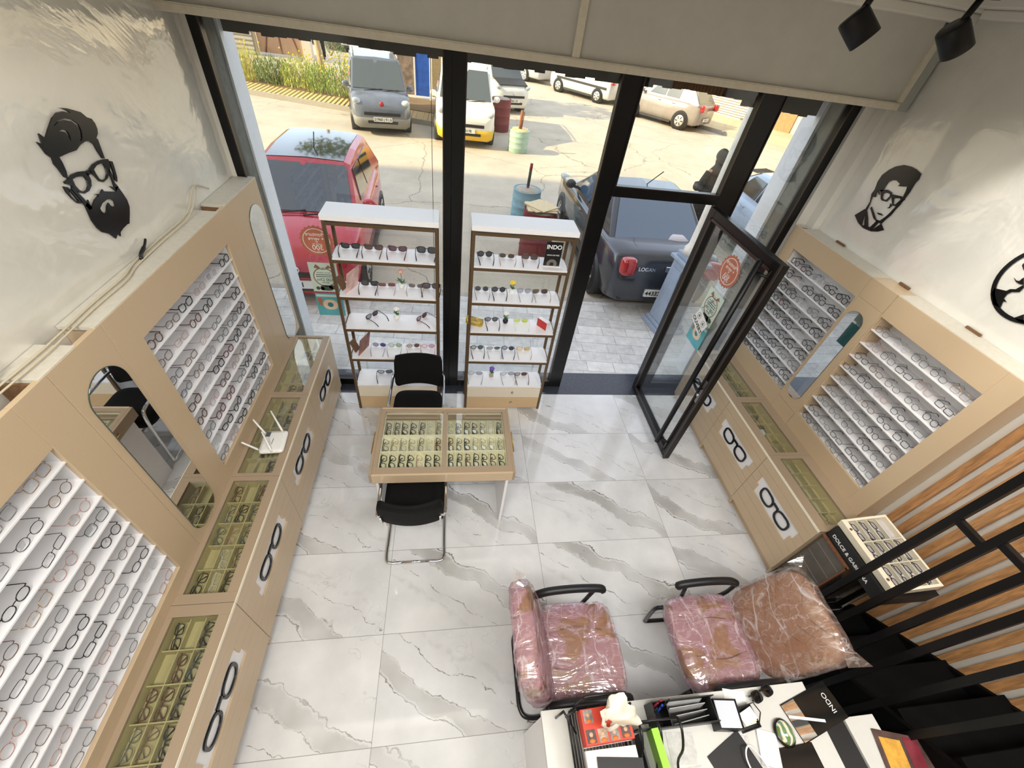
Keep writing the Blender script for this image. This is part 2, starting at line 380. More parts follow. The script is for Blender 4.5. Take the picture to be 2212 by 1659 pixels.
    def build(s, name, mt, parent=None, bevel=0, label=None, fixn=False):
        off = OFF.get(parent.name) if parent else None
        me = s.mesh(name, mt, off)
        if fixn:
            import bmesh
            bm = bmesh.new(); bm.from_mesh(me); bmesh.ops.remove_doubles(bm, verts=bm.verts, dist=1e-6); bmesh.ops.recalc_face_normals(bm, faces=bm.faces); bm.to_mesh(me); bm.free()
        o = D.objects.new(name, me); COL.objects.link(o)
        if parent: o.parent = parent
        if off: OFF[o.name] = off
        if bevel:
            b = o.modifiers.new('bevel', 'BEVEL'); b.width = bevel; b.segments = 2; b.limit_method = 'ANGLE'; b.angle_limit = R(40); b.harden_normals = False
        if label: o['label'] = label
        return o
def box(x0, x1, y0, y1, z0, z1, M=None): return MB().box(x0, x1, y0, y1, z0, z1, M)
def tag(o, label=None, cat=None, group=None, kind=None):
    for k, v in (('label', label), ('category', cat), ('group', group), ('kind', kind)):
        if v: o[k] = v
    return o
def thing(name, label, cat, loc=(0, 0, 0), rotz=0, group=None, local=False):
    """an Empty at the base of a thing; its parts are written in world coordinates unless local"""
    o = D.objects.new(name, None); COL.objects.link(o); o.location = loc; o.rotation_euler = (0, 0, rotz); o.empty_display_size = .1
    if not local: OFF[o.name] = Vector(loc)
    return tag(o, label, cat, group)
def struct(o): o['kind'] = 'structure'; return o
def mesh_of(curve_obj):
    me = D.meshes.new_from_object(curve_obj); D.objects.remove(curve_obj); return me
def flat(name, splines, fn, depth, mt, parent=None):
    """filled outlines (holes where a ring lies in another) as a sheet with thickness"""
    cu = D.curves.new(name, 'CURVE'); cu.dimensions = '2D'; cu.fill_mode = 'BOTH'; cu.extrude = depth / 2
    for sp in splines:
        for poly in sp:
            q = cu.splines.new('POLY'); q.points.add(len(poly) - 1); q.use_cyclic_u = True
            for pt, (a, b) in zip(q.points, poly): pt.co = (a, b, 0, 1)
    o = D.objects.new(name, cu); COL.objects.link(o); me = mesh_of(o); me.name = name
    off = (OFF.get(parent.name) if parent else None) or Vector()
    for v in me.vertices: v.co = Vector(fn(*v.co)) - off
    me.materials.clear(); me.materials.append(mt); me.update()
    o = D.objects.new(name, me); COL.objects.link(o)
    if parent: o.parent = parent
    return o
def text(name, s, size, org, xd, yd, mt, parent=None, mirror=False, depth=.0006, align='CENTER', bold=0):
    cu = D.curves.new(name, 'FONT'); cu.body = s; cu.size = size; cu.align_x = align; cu.align_y = 'CENTER'; cu.extrude = depth; cu.offset = bold
    o = D.objects.new(name, cu); COL.objects.link(o); me = mesh_of(o); me.name = name
    xd, yd = Vector(xd).normalized(), Vector(yd).normalized(); zd = xd.cross(yd)
    off = (OFF.get(parent.name) if parent else None) or Vector()
    for v in me.vertices:
        x = -v.co.x if mirror else v.co.x
        v.co = Vector(org) + xd * x + yd * v.co.y + zd * v.co.z - off
    me.materials.clear(); me.materials.append(mt); me.update()
    o = D.objects.new(name, me); COL.objects.link(o)
    if parent: o.parent = parent
    return o
def rounded(w, h, r, n=6):
    """outline of a rounded rectangle about 0,0"""
    out = []
    for cx_, cy_, a0 in ((w / 2 - r, h / 2 - r, 0), (-w / 2 + r, h / 2 - r, 90), (-w / 2 + r, -h / 2 + r, 180), (w / 2 - r, -h / 2 + r, 270)):
        for k in range(n + 1):
            a = R(a0 + 90 * k / n); out.append((cx_ + r * math.cos(a), cy_ + r * math.sin(a)))
    return out
def superell(w, h, e, n=20):
    out = []
    for k in range(n):
        a = 2 * math.pi * k / n; c, s_ = math.cos(a), math.sin(a)
        out.append((w / 2 * math.copysign(abs(c) ** (2 / e), c), h / 2 * math.copysign(abs(s_) ** (2 / e), s_)))
    return out
def arc_pts(c, r, a0, a1, n, u=(1, 0, 0), v=(0, 1, 0)):
    c, u, v = Vector(c), Vector(u), Vector(v)
    return [c + u * (r * math.cos(R(a0 + (a1 - a0) * k / n))) + v * (r * math.sin(R(a0 + (a1 - a0) * k / n))) for k in range(n + 1)]
def smooth_path(pts, n=6):
    """Catmull-Rom through the points"""
    P = [Vector(p) for p in pts]; P = [P[0] * 2 - P[1]] + P + [P[-1] * 2 - P[-2]]; out = []
    for i in range(1, len(P) - 2):
        for k in range(n):
            t = k / n; a, b, c, d = P[i - 1], P[i], P[i + 1], P[i + 2]
            out.append(.5 * ((2 * b) + (c - a) * t + (2 * a - 5 * b + 4 * c - d) * t * t + (3 * b - a - 3 * c + d) * t ** 3))
    return out + [P[-2]]
def soft_box(w, d, h, e=4, n=24, m=6, pinch=.0):
    """cushion: superellipse outline with rounded top and bottom; returns MB about 0,0 with z from 0 to h"""
    mb = MB(); rings = []
    for i in range(m + 1):
        a = -90 + 180 * i / m; z = h / 2 + h / 2 * math.sin(R(a)); k = math.cos(R(a)) ** .35 if abs(a) < 90 else 0
        k = 1 - (1 - k) * min(.5, h / min(w, d)) - (.12 if abs(a) == 90 else 0)
        rings.append([Vector((x * k, y * k, z)) for x, y in superell(w, d, e, n)])
    mb.loft(rings); return mb
def xf(mb, M):
    mb.v = [M @ p for p in mb.v]; return mb
def TM(loc, rx=0, ry=0, rz=0): return Matrix.Translation(Vector(loc)) @ Euler((R(rx), R(ry), R(rz)), 'XYZ').to_matrix().to_4x4()
# ------------------------------------------------------------------ the shop's shell
XL, XR, YW = -1.175, 3.72, .18
ZC = 3.66
struct(box(-1.30, 3.80, -7.0, .02, -.12, 0).build('floor', marble_m))
struct(box(XL - .14, XL, -7.0, .40, 0, ZC + 1.2).build('wall_left', stucco_l))
struct(box(XR, XR + .14, -7.0, .40, 0, ZC + 1.2).build('wall_right', stucco_r))
struct(box(XL - .14, XR + .14, -7.14, -7.0, 0, ZC + 1.2).build('wall_back', inner_dark))
struct(box(XL - .14, XR + .14, -2.35, .40, ZC, ZC + .2).build('ceiling', ceil_m))
struct(box(XL - .14, XR + .14, -7.0, -2.35, ZC + .95, ZC + 1.2).build('ceiling_2', ceil_m))
struct(box(XL - .14, XR + .14, -2.37, -2.35, ZC, ZC + 1.1).build('trim_9', ceil_m))
struct(box(XL, XR, .215, .40, 3.08, ZC).build('wall_front', inner_dark))
# dark stone sill that runs under the whole shop front
struct(box(-1.36, 3.86, .02, .40, -.12, .002).build('trim_1', granite))
# reveals beside the shop front
struct(box(XL, -1.145, .150, .40, .002, 3.08).build('trim_2', stucco_l))
struct(box(3.555, 3.655, .12, .40, .002, 3.08).build('trim_3', stucco_r))
struct(box(3.655, XR, .03, .40, .002, 3.08).build('trim_4', stucco_r))
# cornice
m = MB(); m.box(-1.22, 3.72, -.16, -.06, 3.545, 3.60); m.box(-1.22, 3.72, -.24, -.06, 3.60, ZC); m.box(3.62, 3.72, -2.35, -.24, 3.57, 3.615); m.box(3.54, 3.72, -2.35, -.24, 3.615, ZC)
struct(m.build('trim_5', ceil_m, bevel=.008))

# box over the shop front that hides the roller shutter
t = thing('shutter_box', 'pale grey boxed-in panel with cream trim above the shop front', 'shutter box', (1.2, -.08, 3.06))
box(-1.22, 3.58, -.08, .10, 3.085, 3.545).build('panel', beamgrey, t)
m = MB(); m.box(-1.22, 3.61, -.105, -.075, 3.066, 3.106); m.box(-1.22, 3.61, -.11, -.08, 3.106, 3.112); m.build('bottom_trim', beamtrim, t, bevel=.003)
box(1.165, 1.215, -.105, -.075, 3.112, 3.545).build('divider_trim', beamtrim, t, bevel=.003)
box(3.575, 3.615, -.105, -.075, 3.112, 3.46).build('end_trim', beamtrim, t, bevel=.003)
box(3.617, 3.700, -.09, .02, 3.066, 3.46).build('side_strip', alugrey, t)

# windows: black aluminium frames, every pane real glass
def window(n, x0, x1, z0, z1, fl, fr, fb, ft, label=None, dark=black_alu):
    f = MB(); f.box(x0, x0 + fl, .15, .21, z0, z1); f.box(x1 - fr, x1, .15, .21, z0, z1)
    f.box(x0 + fl, x1 - fr, .15, .21, z0, z0 + fb); f.box(x0 + fl, x1 - fr, .15, .21, z1 - ft, z1)
    o = f.build('window_%d' % n, dark, bevel=.003); struct(o)
    g = MB(); 
    a, b, c, d = x0 + fl, x1 - fr, z0 + fb, z1 - ft
    g.box(a - .006, b + .006, .176, .182, c - .006, d + .006); g.build('pane', glass, o)
    s = MB()
    for u in (a, b): s.box(u - .004, u + .004, .140, .152, c, d)
    for u in (c, d): s.box(a, b, .140, .152, u - .004, u + .004)
    s.build('glazing_bead', brown_alu, o); return o
window(1, -1.145, .43, .003, 3.08, .064, .062, .09, .03)
D.objects['window_1']['kind'] = 'structure'; box(.283, .287, .174, .185, .10, 3.04).build('glass_joint', brown_alu, D.objects['window_1'])
window(2, .43, 1.76, .003, 3.08, .095, .15, .09, .03)
window(3, 1.76, 2.72, 2.23, 3.08, .012, .012, .085, .03)
window(4, 2.72, 3.555, .003, 3.08, .18, .085, .09, .03)
# door leaf, swung open into the shop
DX = 2.71
dr = thing('door_1', 'black framed glass shop door standing open into the shop', 'door', (DX, .14, .0)); dr['kind'] = 'structure'
f = MB(); Y0, Y1 = -.935, .145
f.box(DX - .025, DX + .03, Y1 - .085, Y1, .012, 2.225); f.box(DX - .025, DX + .03, Y0, Y0 + .085, .012, 2.225)
f.box(DX - .025, DX + .03, Y0 + .085, Y1 - .085, .012, .10); f.box(DX - .025, DX + .03, Y0 + .085, Y1 - .085, 2.135, 2.225)
f.build('leaf_frame', black_alu, dr, bevel=.004)
f = MB()
for a, b, c, d in ((Y1 - .085, Y1 - .066, .08, 2.155), (Y0 + .066, Y0 + .085, .08, 2.155)): f.box(DX - .034, DX - .025, a, b, c, d)
for c, d in ((.08, .10), (2.135, 2.155)): f.box(DX - .034, DX - .025, Y0 + .07, Y1 - .07, c, d)
f.box(DX - .034, DX - .025, Y0, Y0 + .02, .012, 2.225)
f.build('frame_bead', brown_alu, dr)
box(DX - .003, DX + .003, Y0 + .07, Y1 - .07, .09, 2.145).build('pane', glass, dr)
h = MB(); h.tube([(DX - .088, Y0 + .15, .12), (DX - .088, Y0 + .15, 2.19)], .024, 14)
h.build('pull_handle', black_metal, dr)
h = MB()
for z in (.2, 1.02, 2.1): h.tube([(DX - .088, Y0 + .15, z), (DX - .02, Y0 + .06, z)], .011, 8)
h.build('handle_bracket', black_metal, dr)
lk = box(DX - .031, DX - .024, Y0 + .02, Y0 + .055, .84, 1.10).build('lock_plate', steel, dr)
h = MB(); h.lathe([(.013, -.018), (.013, 0)], (DX - .032, Y0 + .04, .93), 12, 'x'); h.build('lock_cylinder', chrome, lk)
h = MB(); h.tube(smooth_path([(DX - .03, Y0 + .05, 1.0), (DX - .075, Y0 + .05, 1.0), (DX - .085, Y0 + .09, 1.01), (DX - .085, Y0 + .17, 1.02)], 4), .010, 8); h.build('door_lever', black_metal, dr)
h = MB()
for z in (.3, 1.2, 2.0): h.tube([(DX + .0, Y1 + .008, z - .05), (DX + .0, Y1 + .008, z + .05)], .012, 8)
h.build('hinge', black_metal, dr)

# ------------------------------------------------------------------ printed stickers on the glass (read from the street, so mirrored here)
terra = mat('terracotta_print', (188, 112, 86), .6); teal_p = mat('teal_print', (96, 176, 186), .55, var=.15, vs=5); mint = mat('mint_print', (206, 222, 208), .6)
brown_print = mat('brown_ribbon_print', (150, 104, 84), .6); green_print = mat('dark_green_print', (74, 86, 74), .6); skin_p = mat('skin_print', (232, 206, 178), .6, var=.15, vs=8); eye_p = mat('eye_print', (60, 130, 140), .4)
def star(r0, r1, n): return [((r1 if k % 2 else r0) * math.cos(math.pi * k / n), (r1 if k % 2 else r0) * math.sin(math.pi * k / n)) for k in range(2 * n)]
def circ(r, n=32, cx_=0, cy_=0, sy=1): return [(cx_ + r * math.cos(2 * math.pi * k / n), cy_ + r * sy * math.sin(2 * math.pi * k / n)) for k in range(n)]
def stickers(O, xd, n, where):
    """three prints one above the other; xd points to the reader's right inside the shop, n out of the glass towards the shop"""
    O, xd, n = Vector(O), Vector(xd), Vector(n); yd = Vector((0, 0, 1))
    def at(c, e): return lambda a, b, d: c + xd * a + yd * b + n * (e + d)
    def txt(par, s, size, c, y, mt=whitepaint, x=0, e=.0022, b=0): text('lettering', s, size, c + xd * x + yd * y + n * e, xd, yd, mt, par, mirror=True, depth=.0003, bold=b)
    c = O + yd * 1.665
    o = thing('round_price_sticker', 'round terracotta price sticker with zigzag rim on the ' + where, 'sticker', c)
    flat('disc', [[star(.125, .138, 22)]], at(c, .001), .001, terra, o)
    flat('ring', [[circ(.108), circ(.103)]], at(c, .002), .0008, whitepaint, o)
    for s, z, y in (('Monture', .046, .058), ('+ verre', .042, .020), ('=', .04, -.008), ('à partir de', .018, -.026), ('300', .062, -.060), ('Dhs', .016, -.092)): txt(o, s, z, c, y)
    c = O + yd * 1.325
    o = thing('ribbon_price_sticker', 'pale green price sticker with ribbon wreath and dark sunglasses on the ' + where, 'sticker', c)
    flat('sheet', [[[(-.12, -.15), (.12, -.15), (.12, .14), (-.12, .14)]]], at(c, .001), .001, mint, o)
    flat('wreath', [[circ(.095, 32, 0, .0), circ(.086, 32, 0, .0)], [[(-.075, .09), (0, .075), (.075, .095), (.05, .12), (.02, .09), (-.02, .095), (-.055, .125)]]], at(c, .002), .0008, brown_print, o)
    flat('glasses_print', [[superell(.11, .055, 3)], [[(.06 + .04 * math.cos(a / 4), -.1 + .022 * math.sin(a / 4)) for a in range(26)]], [circ(.018, 16, -.075, -.115)], [circ(.018, 16, -.038, -.118)]], lambda a, b, d: c + xd * (a) + yd * (b - (.11 if abs(a) < .056 and abs(b) < .03 else 0)) + n * (.002 + d), .0008, green_print, o)
    flat('stroke', [[[(-.07, .018), (.07, .022), (.07, .028), (-.07, .025)]], [[(-.07, .0), (.07, .004), (.07, .010), (-.07, .007)]]], at(c, .002), .0008, green_print, o)
    for s, z, y in (('Verres solaires', .02, .045), ('500 Dhs', .042, -.026), ('800 Dhs', .018, -.055)): txt(o, s, z, c, y, green_print)
    c = O + yd * 1.035
    o = thing('eye_poster_sticker', 'teal poster sticker with a printed eye and red rosette on the ' + where, 'sticker', c)
    flat('sheet', [[[(-.12, -.12), (.12, -.12), (.12, .12), (-.12, .12)]]], at(c, .001), .001, teal_p, o)
    flat('banner', [[[(-.11, .085), (.11, .085), (.11, .108), (-.11, .108)]]], at(c, .002), .0008, mint, o)
    flat('eye_print', [[superell(.13, .11, 2.4)], ], at(c, .002), .0008, skin_p, o)
    flat('iris', [[circ(.026)]], at(c, .003), .0008, eye_p, o)
    flat('rosette', [[circ(.024, 16, -.085, .05)], [[(-.1, .03), (-.085, .022), (-.07, .03), (-.07, -.01), (-.085, .0), (-.1, -.01)]]], at(c, .003), .0008, terra, o)
stickers((-.690, .170, 0), (1, 0, 0), (0, -1, 0), 'street window')
stickers((DX - .006, -.44, .25), (0, -1, 0), (-1, 0, 0), 'open glass door')
# the hanging card on the door
o = thing('open_sign', 'white card reading OUVERT hanging on a chain on the open glass door', 'sign', (DX - .04, -.45, 1.36))
c0 = Vector((DX - .045, -.45, 1.42))
rot = lambda a, b, d: c0 + Vector((0, -1, 0)) * (a * .92 + b * .30) + Vector((0, 0, 1)) * (b * .95 - a * .30) + Vector((-1, 0, 0)) * d
flat('card', [[[(-.105, -.075), (.105, -.075), (.105, .075), (-.105, .075)]]], rot, .003, paper, o)
text('lettering', 'OUVERT', .054, rot(0, -.038, .003), Vector((0, -.92, -.30)), Vector((0, -.30, .95)), ink, o, depth=.0004, bold=.0008)
flat('eye_drawing', [[circ(.03, 20, -.05, .03), circ(.026, 20, -.05, .03)], [circ(.014, 16, -.05, .03)], [circ(.03, 20, .05, .03), circ(.026, 20, .05, .03)], [circ(.014, 16, .05, .03)]], lambda a, b, d: rot(a, b, d + .0025), .0006, mat('eye_drawing_grey', (120, 126, 130), .6), o)
h = MB(); h.tube([rot(-.1, .07, 0), (DX - .02, -.44, 1.62), rot(.1, .07, 0)], .0018, 5); h.ball((DX - .02, -.44, 1.63), .012); h.build('chain', steel, o)

# ------------------------------------------------------------------ wall art: black cut-out sheets
ART = {"beard":[[[[-1.052,2.779],[-1.018,2.772],[-0.982,2.758],[-0.95,2.745],[-0.929,2.721],[-0.905,2.711],[-0.898,2.692],[-0.901,2.67],[-0.913,2.653],[-0.937,2.639],[-0.931,2.634],[-0.938,2.604],[-0.949,2.556],[-0.963,2.561],[-0.97,2.592],[-0.971,2.622],[-0.986,2.639],[-1.011,2.644],[-1.051,2.639],[-1.088,2.627],[-1.139,2.629],[-1.197,2.628],[-1.197,2.606],[-1.203,2.574],[-1.217,2.549],[-1.229,2.559],[-1.234,2.591],[-1.241,2.614],[-1.234,2.634],[-1.249,2.653],[-1.254,2.682],[-1.259,2.7],[-1.241,2.687],[-1.227,2.723],[-1.217,2.71],[-1.209,2.702],[-1.169,2.727],[-1.121,2.755],[-1.081,2.767],[-1.047,2.766],[-1.009,2.752],[-1.023,2.767]],[[-1.134,2.732],[-1.099,2.742],[-1.058,2.742],[-1.021,2.73],[-1.0,2.708],[-1.003,2.681],[-1.019,2.658],[-1.035,2.65],[-1.04,2.652],[-1.026,2.663],[-1.011,2.686],[-1.013,2.708],[-1.03,2.726],[-1.063,2.737],[-1.1,2.738],[-1.134,2.729]],[[-1.128,2.708],[-1.1,2.71],[-1.082,2.7],[-1.08,2.683],[-1.091,2.662],[-1.094,2.664],[-1.089,2.683],[-1.094,2.697],[-1.108,2.704]]],[[[-1.214,2.548],[-1.183,2.556],[-1.146,2.555],[-1.108,2.547],[-1.097,2.53],[-1.099,2.506],[-1.114,2.486],[-1.143,2.473],[-1.177,2.472],[-1.199,2.484],[-1.214,2.503],[-1.22,2.523],[-1.244,2.536],[-1.244,2.544]],[[-1.196,2.539],[-1.172,2.541],[-1.144,2.536],[-1.125,2.529],[-1.123,2.51],[-1.134,2.491],[-1.153,2.481],[-1.177,2.48],[-1.192,2.492],[-1.2,2.514]]],[[[-1.08,2.537],[-1.071,2.547],[-1.039,2.556],[-0.993,2.559],[-0.954,2.555],[-0.93,2.548],[-0.937,2.525],[-0.968,2.495],[-1.001,2.48],[-1.034,2.476],[-1.054,2.486],[-1.065,2.512],[-1.075,2.528]],[[-1.05,2.537],[-1.02,2.546],[-0.991,2.546],[-0.975,2.54],[-0.976,2.519],[-0.986,2.497],[-1.008,2.484],[-1.031,2.484],[-1.047,2.494],[-1.051,2.516]]],[[[-1.107,2.544],[-1.073,2.545],[-1.073,2.527],[-1.089,2.527],[-1.105,2.525]]],[[[-0.955,2.517],[-0.956,2.483],[-0.966,2.451],[-0.957,2.431],[-0.986,2.417],[-0.98,2.445],[-0.971,2.475],[-0.97,2.501]]],[[[-1.217,2.52],[-1.212,2.498],[-1.196,2.46],[-1.19,2.437],[-1.179,2.409],[-1.201,2.407],[-1.211,2.436],[-1.219,2.477],[-1.23,2.509]]],[[[-1.261,2.531],[-1.244,2.523],[-1.233,2.502],[-1.222,2.473],[-1.219,2.445],[-1.241,2.453],[-1.255,2.479],[-1.264,2.508]],[[-1.248,2.519],[-1.239,2.496],[-1.234,2.474],[-1.23,2.458],[-1.243,2.465],[-1.252,2.488]]],[[[-0.927,2.539],[-0.91,2.532],[-0.919,2.502],[-0.932,2.467],[-0.946,2.449],[-0.954,2.461],[-0.941,2.487],[-0.934,2.515]]],[[[-1.176,2.445],[-1.181,2.429],[-1.18,2.412],[-1.14,2.432],[-1.105,2.439],[-1.12,2.45],[-1.088,2.442],[-1.063,2.453],[-1.061,2.443],[-1.025,2.43],[-0.984,2.415],[-1.007,2.449],[-0.982,2.434],[-0.959,2.433],[-0.949,2.391],[-0.944,2.361],[-0.951,2.33],[-0.971,2.306],[-1.011,2.266],[-1.025,2.269],[-1.067,2.265],[-1.097,2.258],[-1.109,2.242],[-1.121,2.259],[-1.145,2.246],[-1.165,2.279],[-1.202,2.304],[-1.215,2.328],[-1.221,2.367],[-1.215,2.399],[-1.209,2.431]],[[-1.108,2.405],[-1.068,2.408],[-1.041,2.401],[-1.031,2.386],[-1.038,2.368],[-1.053,2.366],[-1.068,2.379],[-1.07,2.393],[-1.09,2.385],[-1.109,2.367],[-1.129,2.362],[-1.139,2.379],[-1.138,2.392]]]],"man":[[[[-0.342,2.784],[-0.399,2.789],[-0.448,2.785],[-0.504,2.772],[-0.517,2.739],[-0.511,2.715],[-0.513,2.693],[-0.519,2.656],[-0.519,2.61],[-0.496,2.617],[-0.486,2.653],[-0.474,2.676],[-0.447,2.667],[-0.408,2.658],[-0.409,2.674],[-0.367,2.684],[-0.332,2.676],[-0.313,2.655],[-0.313,2.627],[-0.323,2.594],[-0.309,2.585],[-0.282,2.588],[-0.314,2.562],[-0.272,2.581],[-0.296,2.539],[-0.268,2.537],[-0.289,2.485],[-0.3,2.437],[-0.283,2.439],[-0.277,2.498],[-0.246,2.547],[-0.248,2.581],[-0.228,2.632],[-0.227,2.68],[-0.252,2.724],[-0.285,2.757]]],[[[-0.295,2.593],[-0.349,2.613],[-0.395,2.608],[-0.414,2.589],[-0.405,2.544],[-0.366,2.538],[-0.347,2.544]],[[-0.338,2.578],[-0.352,2.593],[-0.388,2.596],[-0.4,2.584],[-0.392,2.552],[-0.364,2.55],[-0.35,2.558]]],[[[-0.399,2.598],[-0.435,2.604],[-0.51,2.616],[-0.525,2.6],[-0.509,2.582],[-0.494,2.544],[-0.471,2.54],[-0.451,2.553]],[[-0.441,2.582],[-0.483,2.598],[-0.497,2.592],[-0.485,2.553],[-0.466,2.55]]],[[[-0.443,2.546],[-0.465,2.538],[-0.46,2.517],[-0.447,2.51],[-0.453,2.525]]],[[[-0.518,2.605],[-0.519,2.562],[-0.511,2.526],[-0.509,2.484],[-0.493,2.444],[-0.485,2.406],[-0.433,2.406],[-0.398,2.414],[-0.318,2.461],[-0.318,2.474],[-0.369,2.446],[-0.422,2.416],[-0.459,2.421],[-0.478,2.459],[-0.489,2.493],[-0.502,2.579]]],[[[-0.388,2.457],[-0.427,2.464],[-0.456,2.458],[-0.418,2.45]]],[[[-0.277,2.441],[-0.3,2.439],[-0.348,2.402],[-0.398,2.352],[-0.42,2.352],[-0.434,2.411],[-0.459,2.411],[-0.448,2.341],[-0.485,2.408],[-0.538,2.38],[-0.502,2.353],[-0.45,2.333],[-0.371,2.326],[-0.302,2.339],[-0.229,2.373],[-0.256,2.411]],[[-0.305,2.412],[-0.364,2.346],[-0.345,2.338],[-0.315,2.389]]]],"lady":[[[-1.417,2.399],[-1.475,2.415],[-1.482,2.432],[-1.504,2.444],[-1.51,2.465],[-1.515,2.479],[-1.526,2.468],[-1.528,2.439],[-1.499,2.422],[-1.491,2.402],[-1.495,2.377],[-1.52,2.367],[-1.504,2.364],[-1.522,2.328],[-1.482,2.325],[-1.427,2.37]],[[-1.448,2.488],[-1.468,2.481],[-1.483,2.486],[-1.485,2.509],[-1.515,2.479],[-1.494,2.474],[-1.472,2.476]],[[-1.615,2.32],[-1.635,2.357],[-1.671,2.32],[-1.643,2.315]],[[-1.43,2.557],[-1.427,2.57],[-1.456,2.539]]]}
def art(name, label, sets, x0, x1, base):
    o = thing(name, label, 'wall art', base)
    return o
def wall_fn(x0): return lambda a, b, d: (x0 + d, a, b)
def art_obj(name, label, sets, xc, cat='wall art'):
    flats = [flat(name, [s], wall_fn(xc), .006, black_art) for s in sets]
    vs = MB()
    for o in flats:
        me = o.data; vs.add([v.co for v in me.vertices], [tuple(p.vertices) for p in me.polygons]); D.objects.remove(o)
    return tag(vs.build(name, black_art), label, cat)
art_obj('bearded_man_cutout', 'black cut-out of a bearded man with quiff and glasses on the wall', [[[(-3.2905 + (a + 3.2905) * .972, 3.3345 + (b - 3.3345) * .972) for a, b in p] for p in s] for s in ART['beard']], XL + .006)
art_obj('suited_man_cutout', 'small black cut-out head of a man in glasses and suit collar', ART['man'], XR - .006)
cyy, czz, rr = -1.583, 2.515, .219
ring = [[[(cyy + rr * math.cos(a), czz + rr * math.sin(a)) for a in [2 * math.pi * k / 48 for k in range(48)]], [(cyy + (rr - .022) * math.cos(a), czz + (rr - .022) * math.sin(a)) for a in [2 * math.pi * k / 48 for k in range(48)]]]]
art_obj('round_portrait_cutout', 'round black ring cut-out portrait on the wall beside the suited man', ring + [[p] for p in ART['lady']] +
        [[[(-1.66, 2.60), (-1.60, 2.66), (-1.52, 2.65), (-1.50, 2.60), (-1.55, 2.62), (-1.62, 2.56), (-1.70, 2.52)]]], XR - .006)

# ------------------------------------------------------------------ track lights
t = thing('lighting_track', 'thin black lighting track under the ceiling', 'lighting track', (2.4, -1.12, ZC))
box(1.4, 3.6, -1.14, -1.105, ZC - .05, ZC).build('rail', black_metal, t)
def spot(x, y, z, aim, where):
    t = thing('track_spotlight', 'black cylindrical track spotlight ' + where, 'spotlight', (x, y, ZC - .05))
    box(x - .075, x + .075, y - .022, y + .022, ZC - .095, ZC - .05).build('adapter', black_metal, t, bevel=.004)
    a = Vector((x, y, z)); d = (Vector(aim) - a).normalized()
    MB().tube([(x, y, ZC - .09), a - d * .03], .014, 8).build('arm', black_metal, t)
    q = d.to_track_quat('Z', 'Y').to_matrix().to_4x4(); q.translation = a
    xf(MB().lathe([(.046, -.06), (.054, -.054), (.056, -.045), (.056, .058), (.053, .06), (.05, .054), (.049, .02)], n=28), q).build('lamp_head', black_metal, t)
    xf(MB().lathe([(.048, .02), (.048, .024)], n=24), q).build('lens', mat('spot_lens', (255, 244, 220), .3), t)
    light('spot_lamp', 'SPOT', a + d * .08, aim, 40, (1, .95, .88), .04, angle=60)
spot(2.166, -1.12, 3.415, (2.166 + .68, -1.12 - .42, 3.415 - .6), 'fixed nearest the middle of the shop')
spot(2.655, -1.12, 3.43, (2.655 + .72, -1.12 - .2, 3.43 - .66), 'hung over the tall wall display by the stairs')

# cables along the top of the wall cabinets
wire_m = mat('ivory_cable', (196, 184, 158), .5)
pth = [(-1.15, -.28, 2.20), (-1.16, -.42, 2.26), (-1.15, -.62, 2.17), (-1.155, -.95, 2.155), (-1.15, -1.2, 2.15), (-1.12, -1.35, 2.155), (-1.125, -1.6, 2.152), (-1.11, -1.9, 2.155), (-1.125, -2.3, 2.15), (-1.10, -2.6, 2.15)]
tag(MB().tube(smooth_path(pth), .0045, 7).build('power_cable', wire_m), 'ivory power cable looping along the top of the wall cabinets', 'cable')
pth2 = [(x + .028, y - .03, z + .001) for x, y, z in pth[1:]]
tag(MB().tube(smooth_path(pth2), .004, 7).build('power_cable', wire_m), 'second ivory cable running beside the looping power cable, nearer the room', 'cable')
for y, lab in ((-1.1, 'dark wire connector on the cabinet top under the bearded man'), (-2.08, 'black wire connector lying at the cabinet gap beside the power cables')):
    tag(MB().tube(smooth_path([(-1.155, y + .06, 2.2), (-1.15, y + .02, 2.18), (-1.15, y - .03, 2.16), (-1.13, y - .07, 2.157)]), [.006] * 7 + [.009] * 12, 7).build('wire_connector', black_plastic), lab, 'connector')
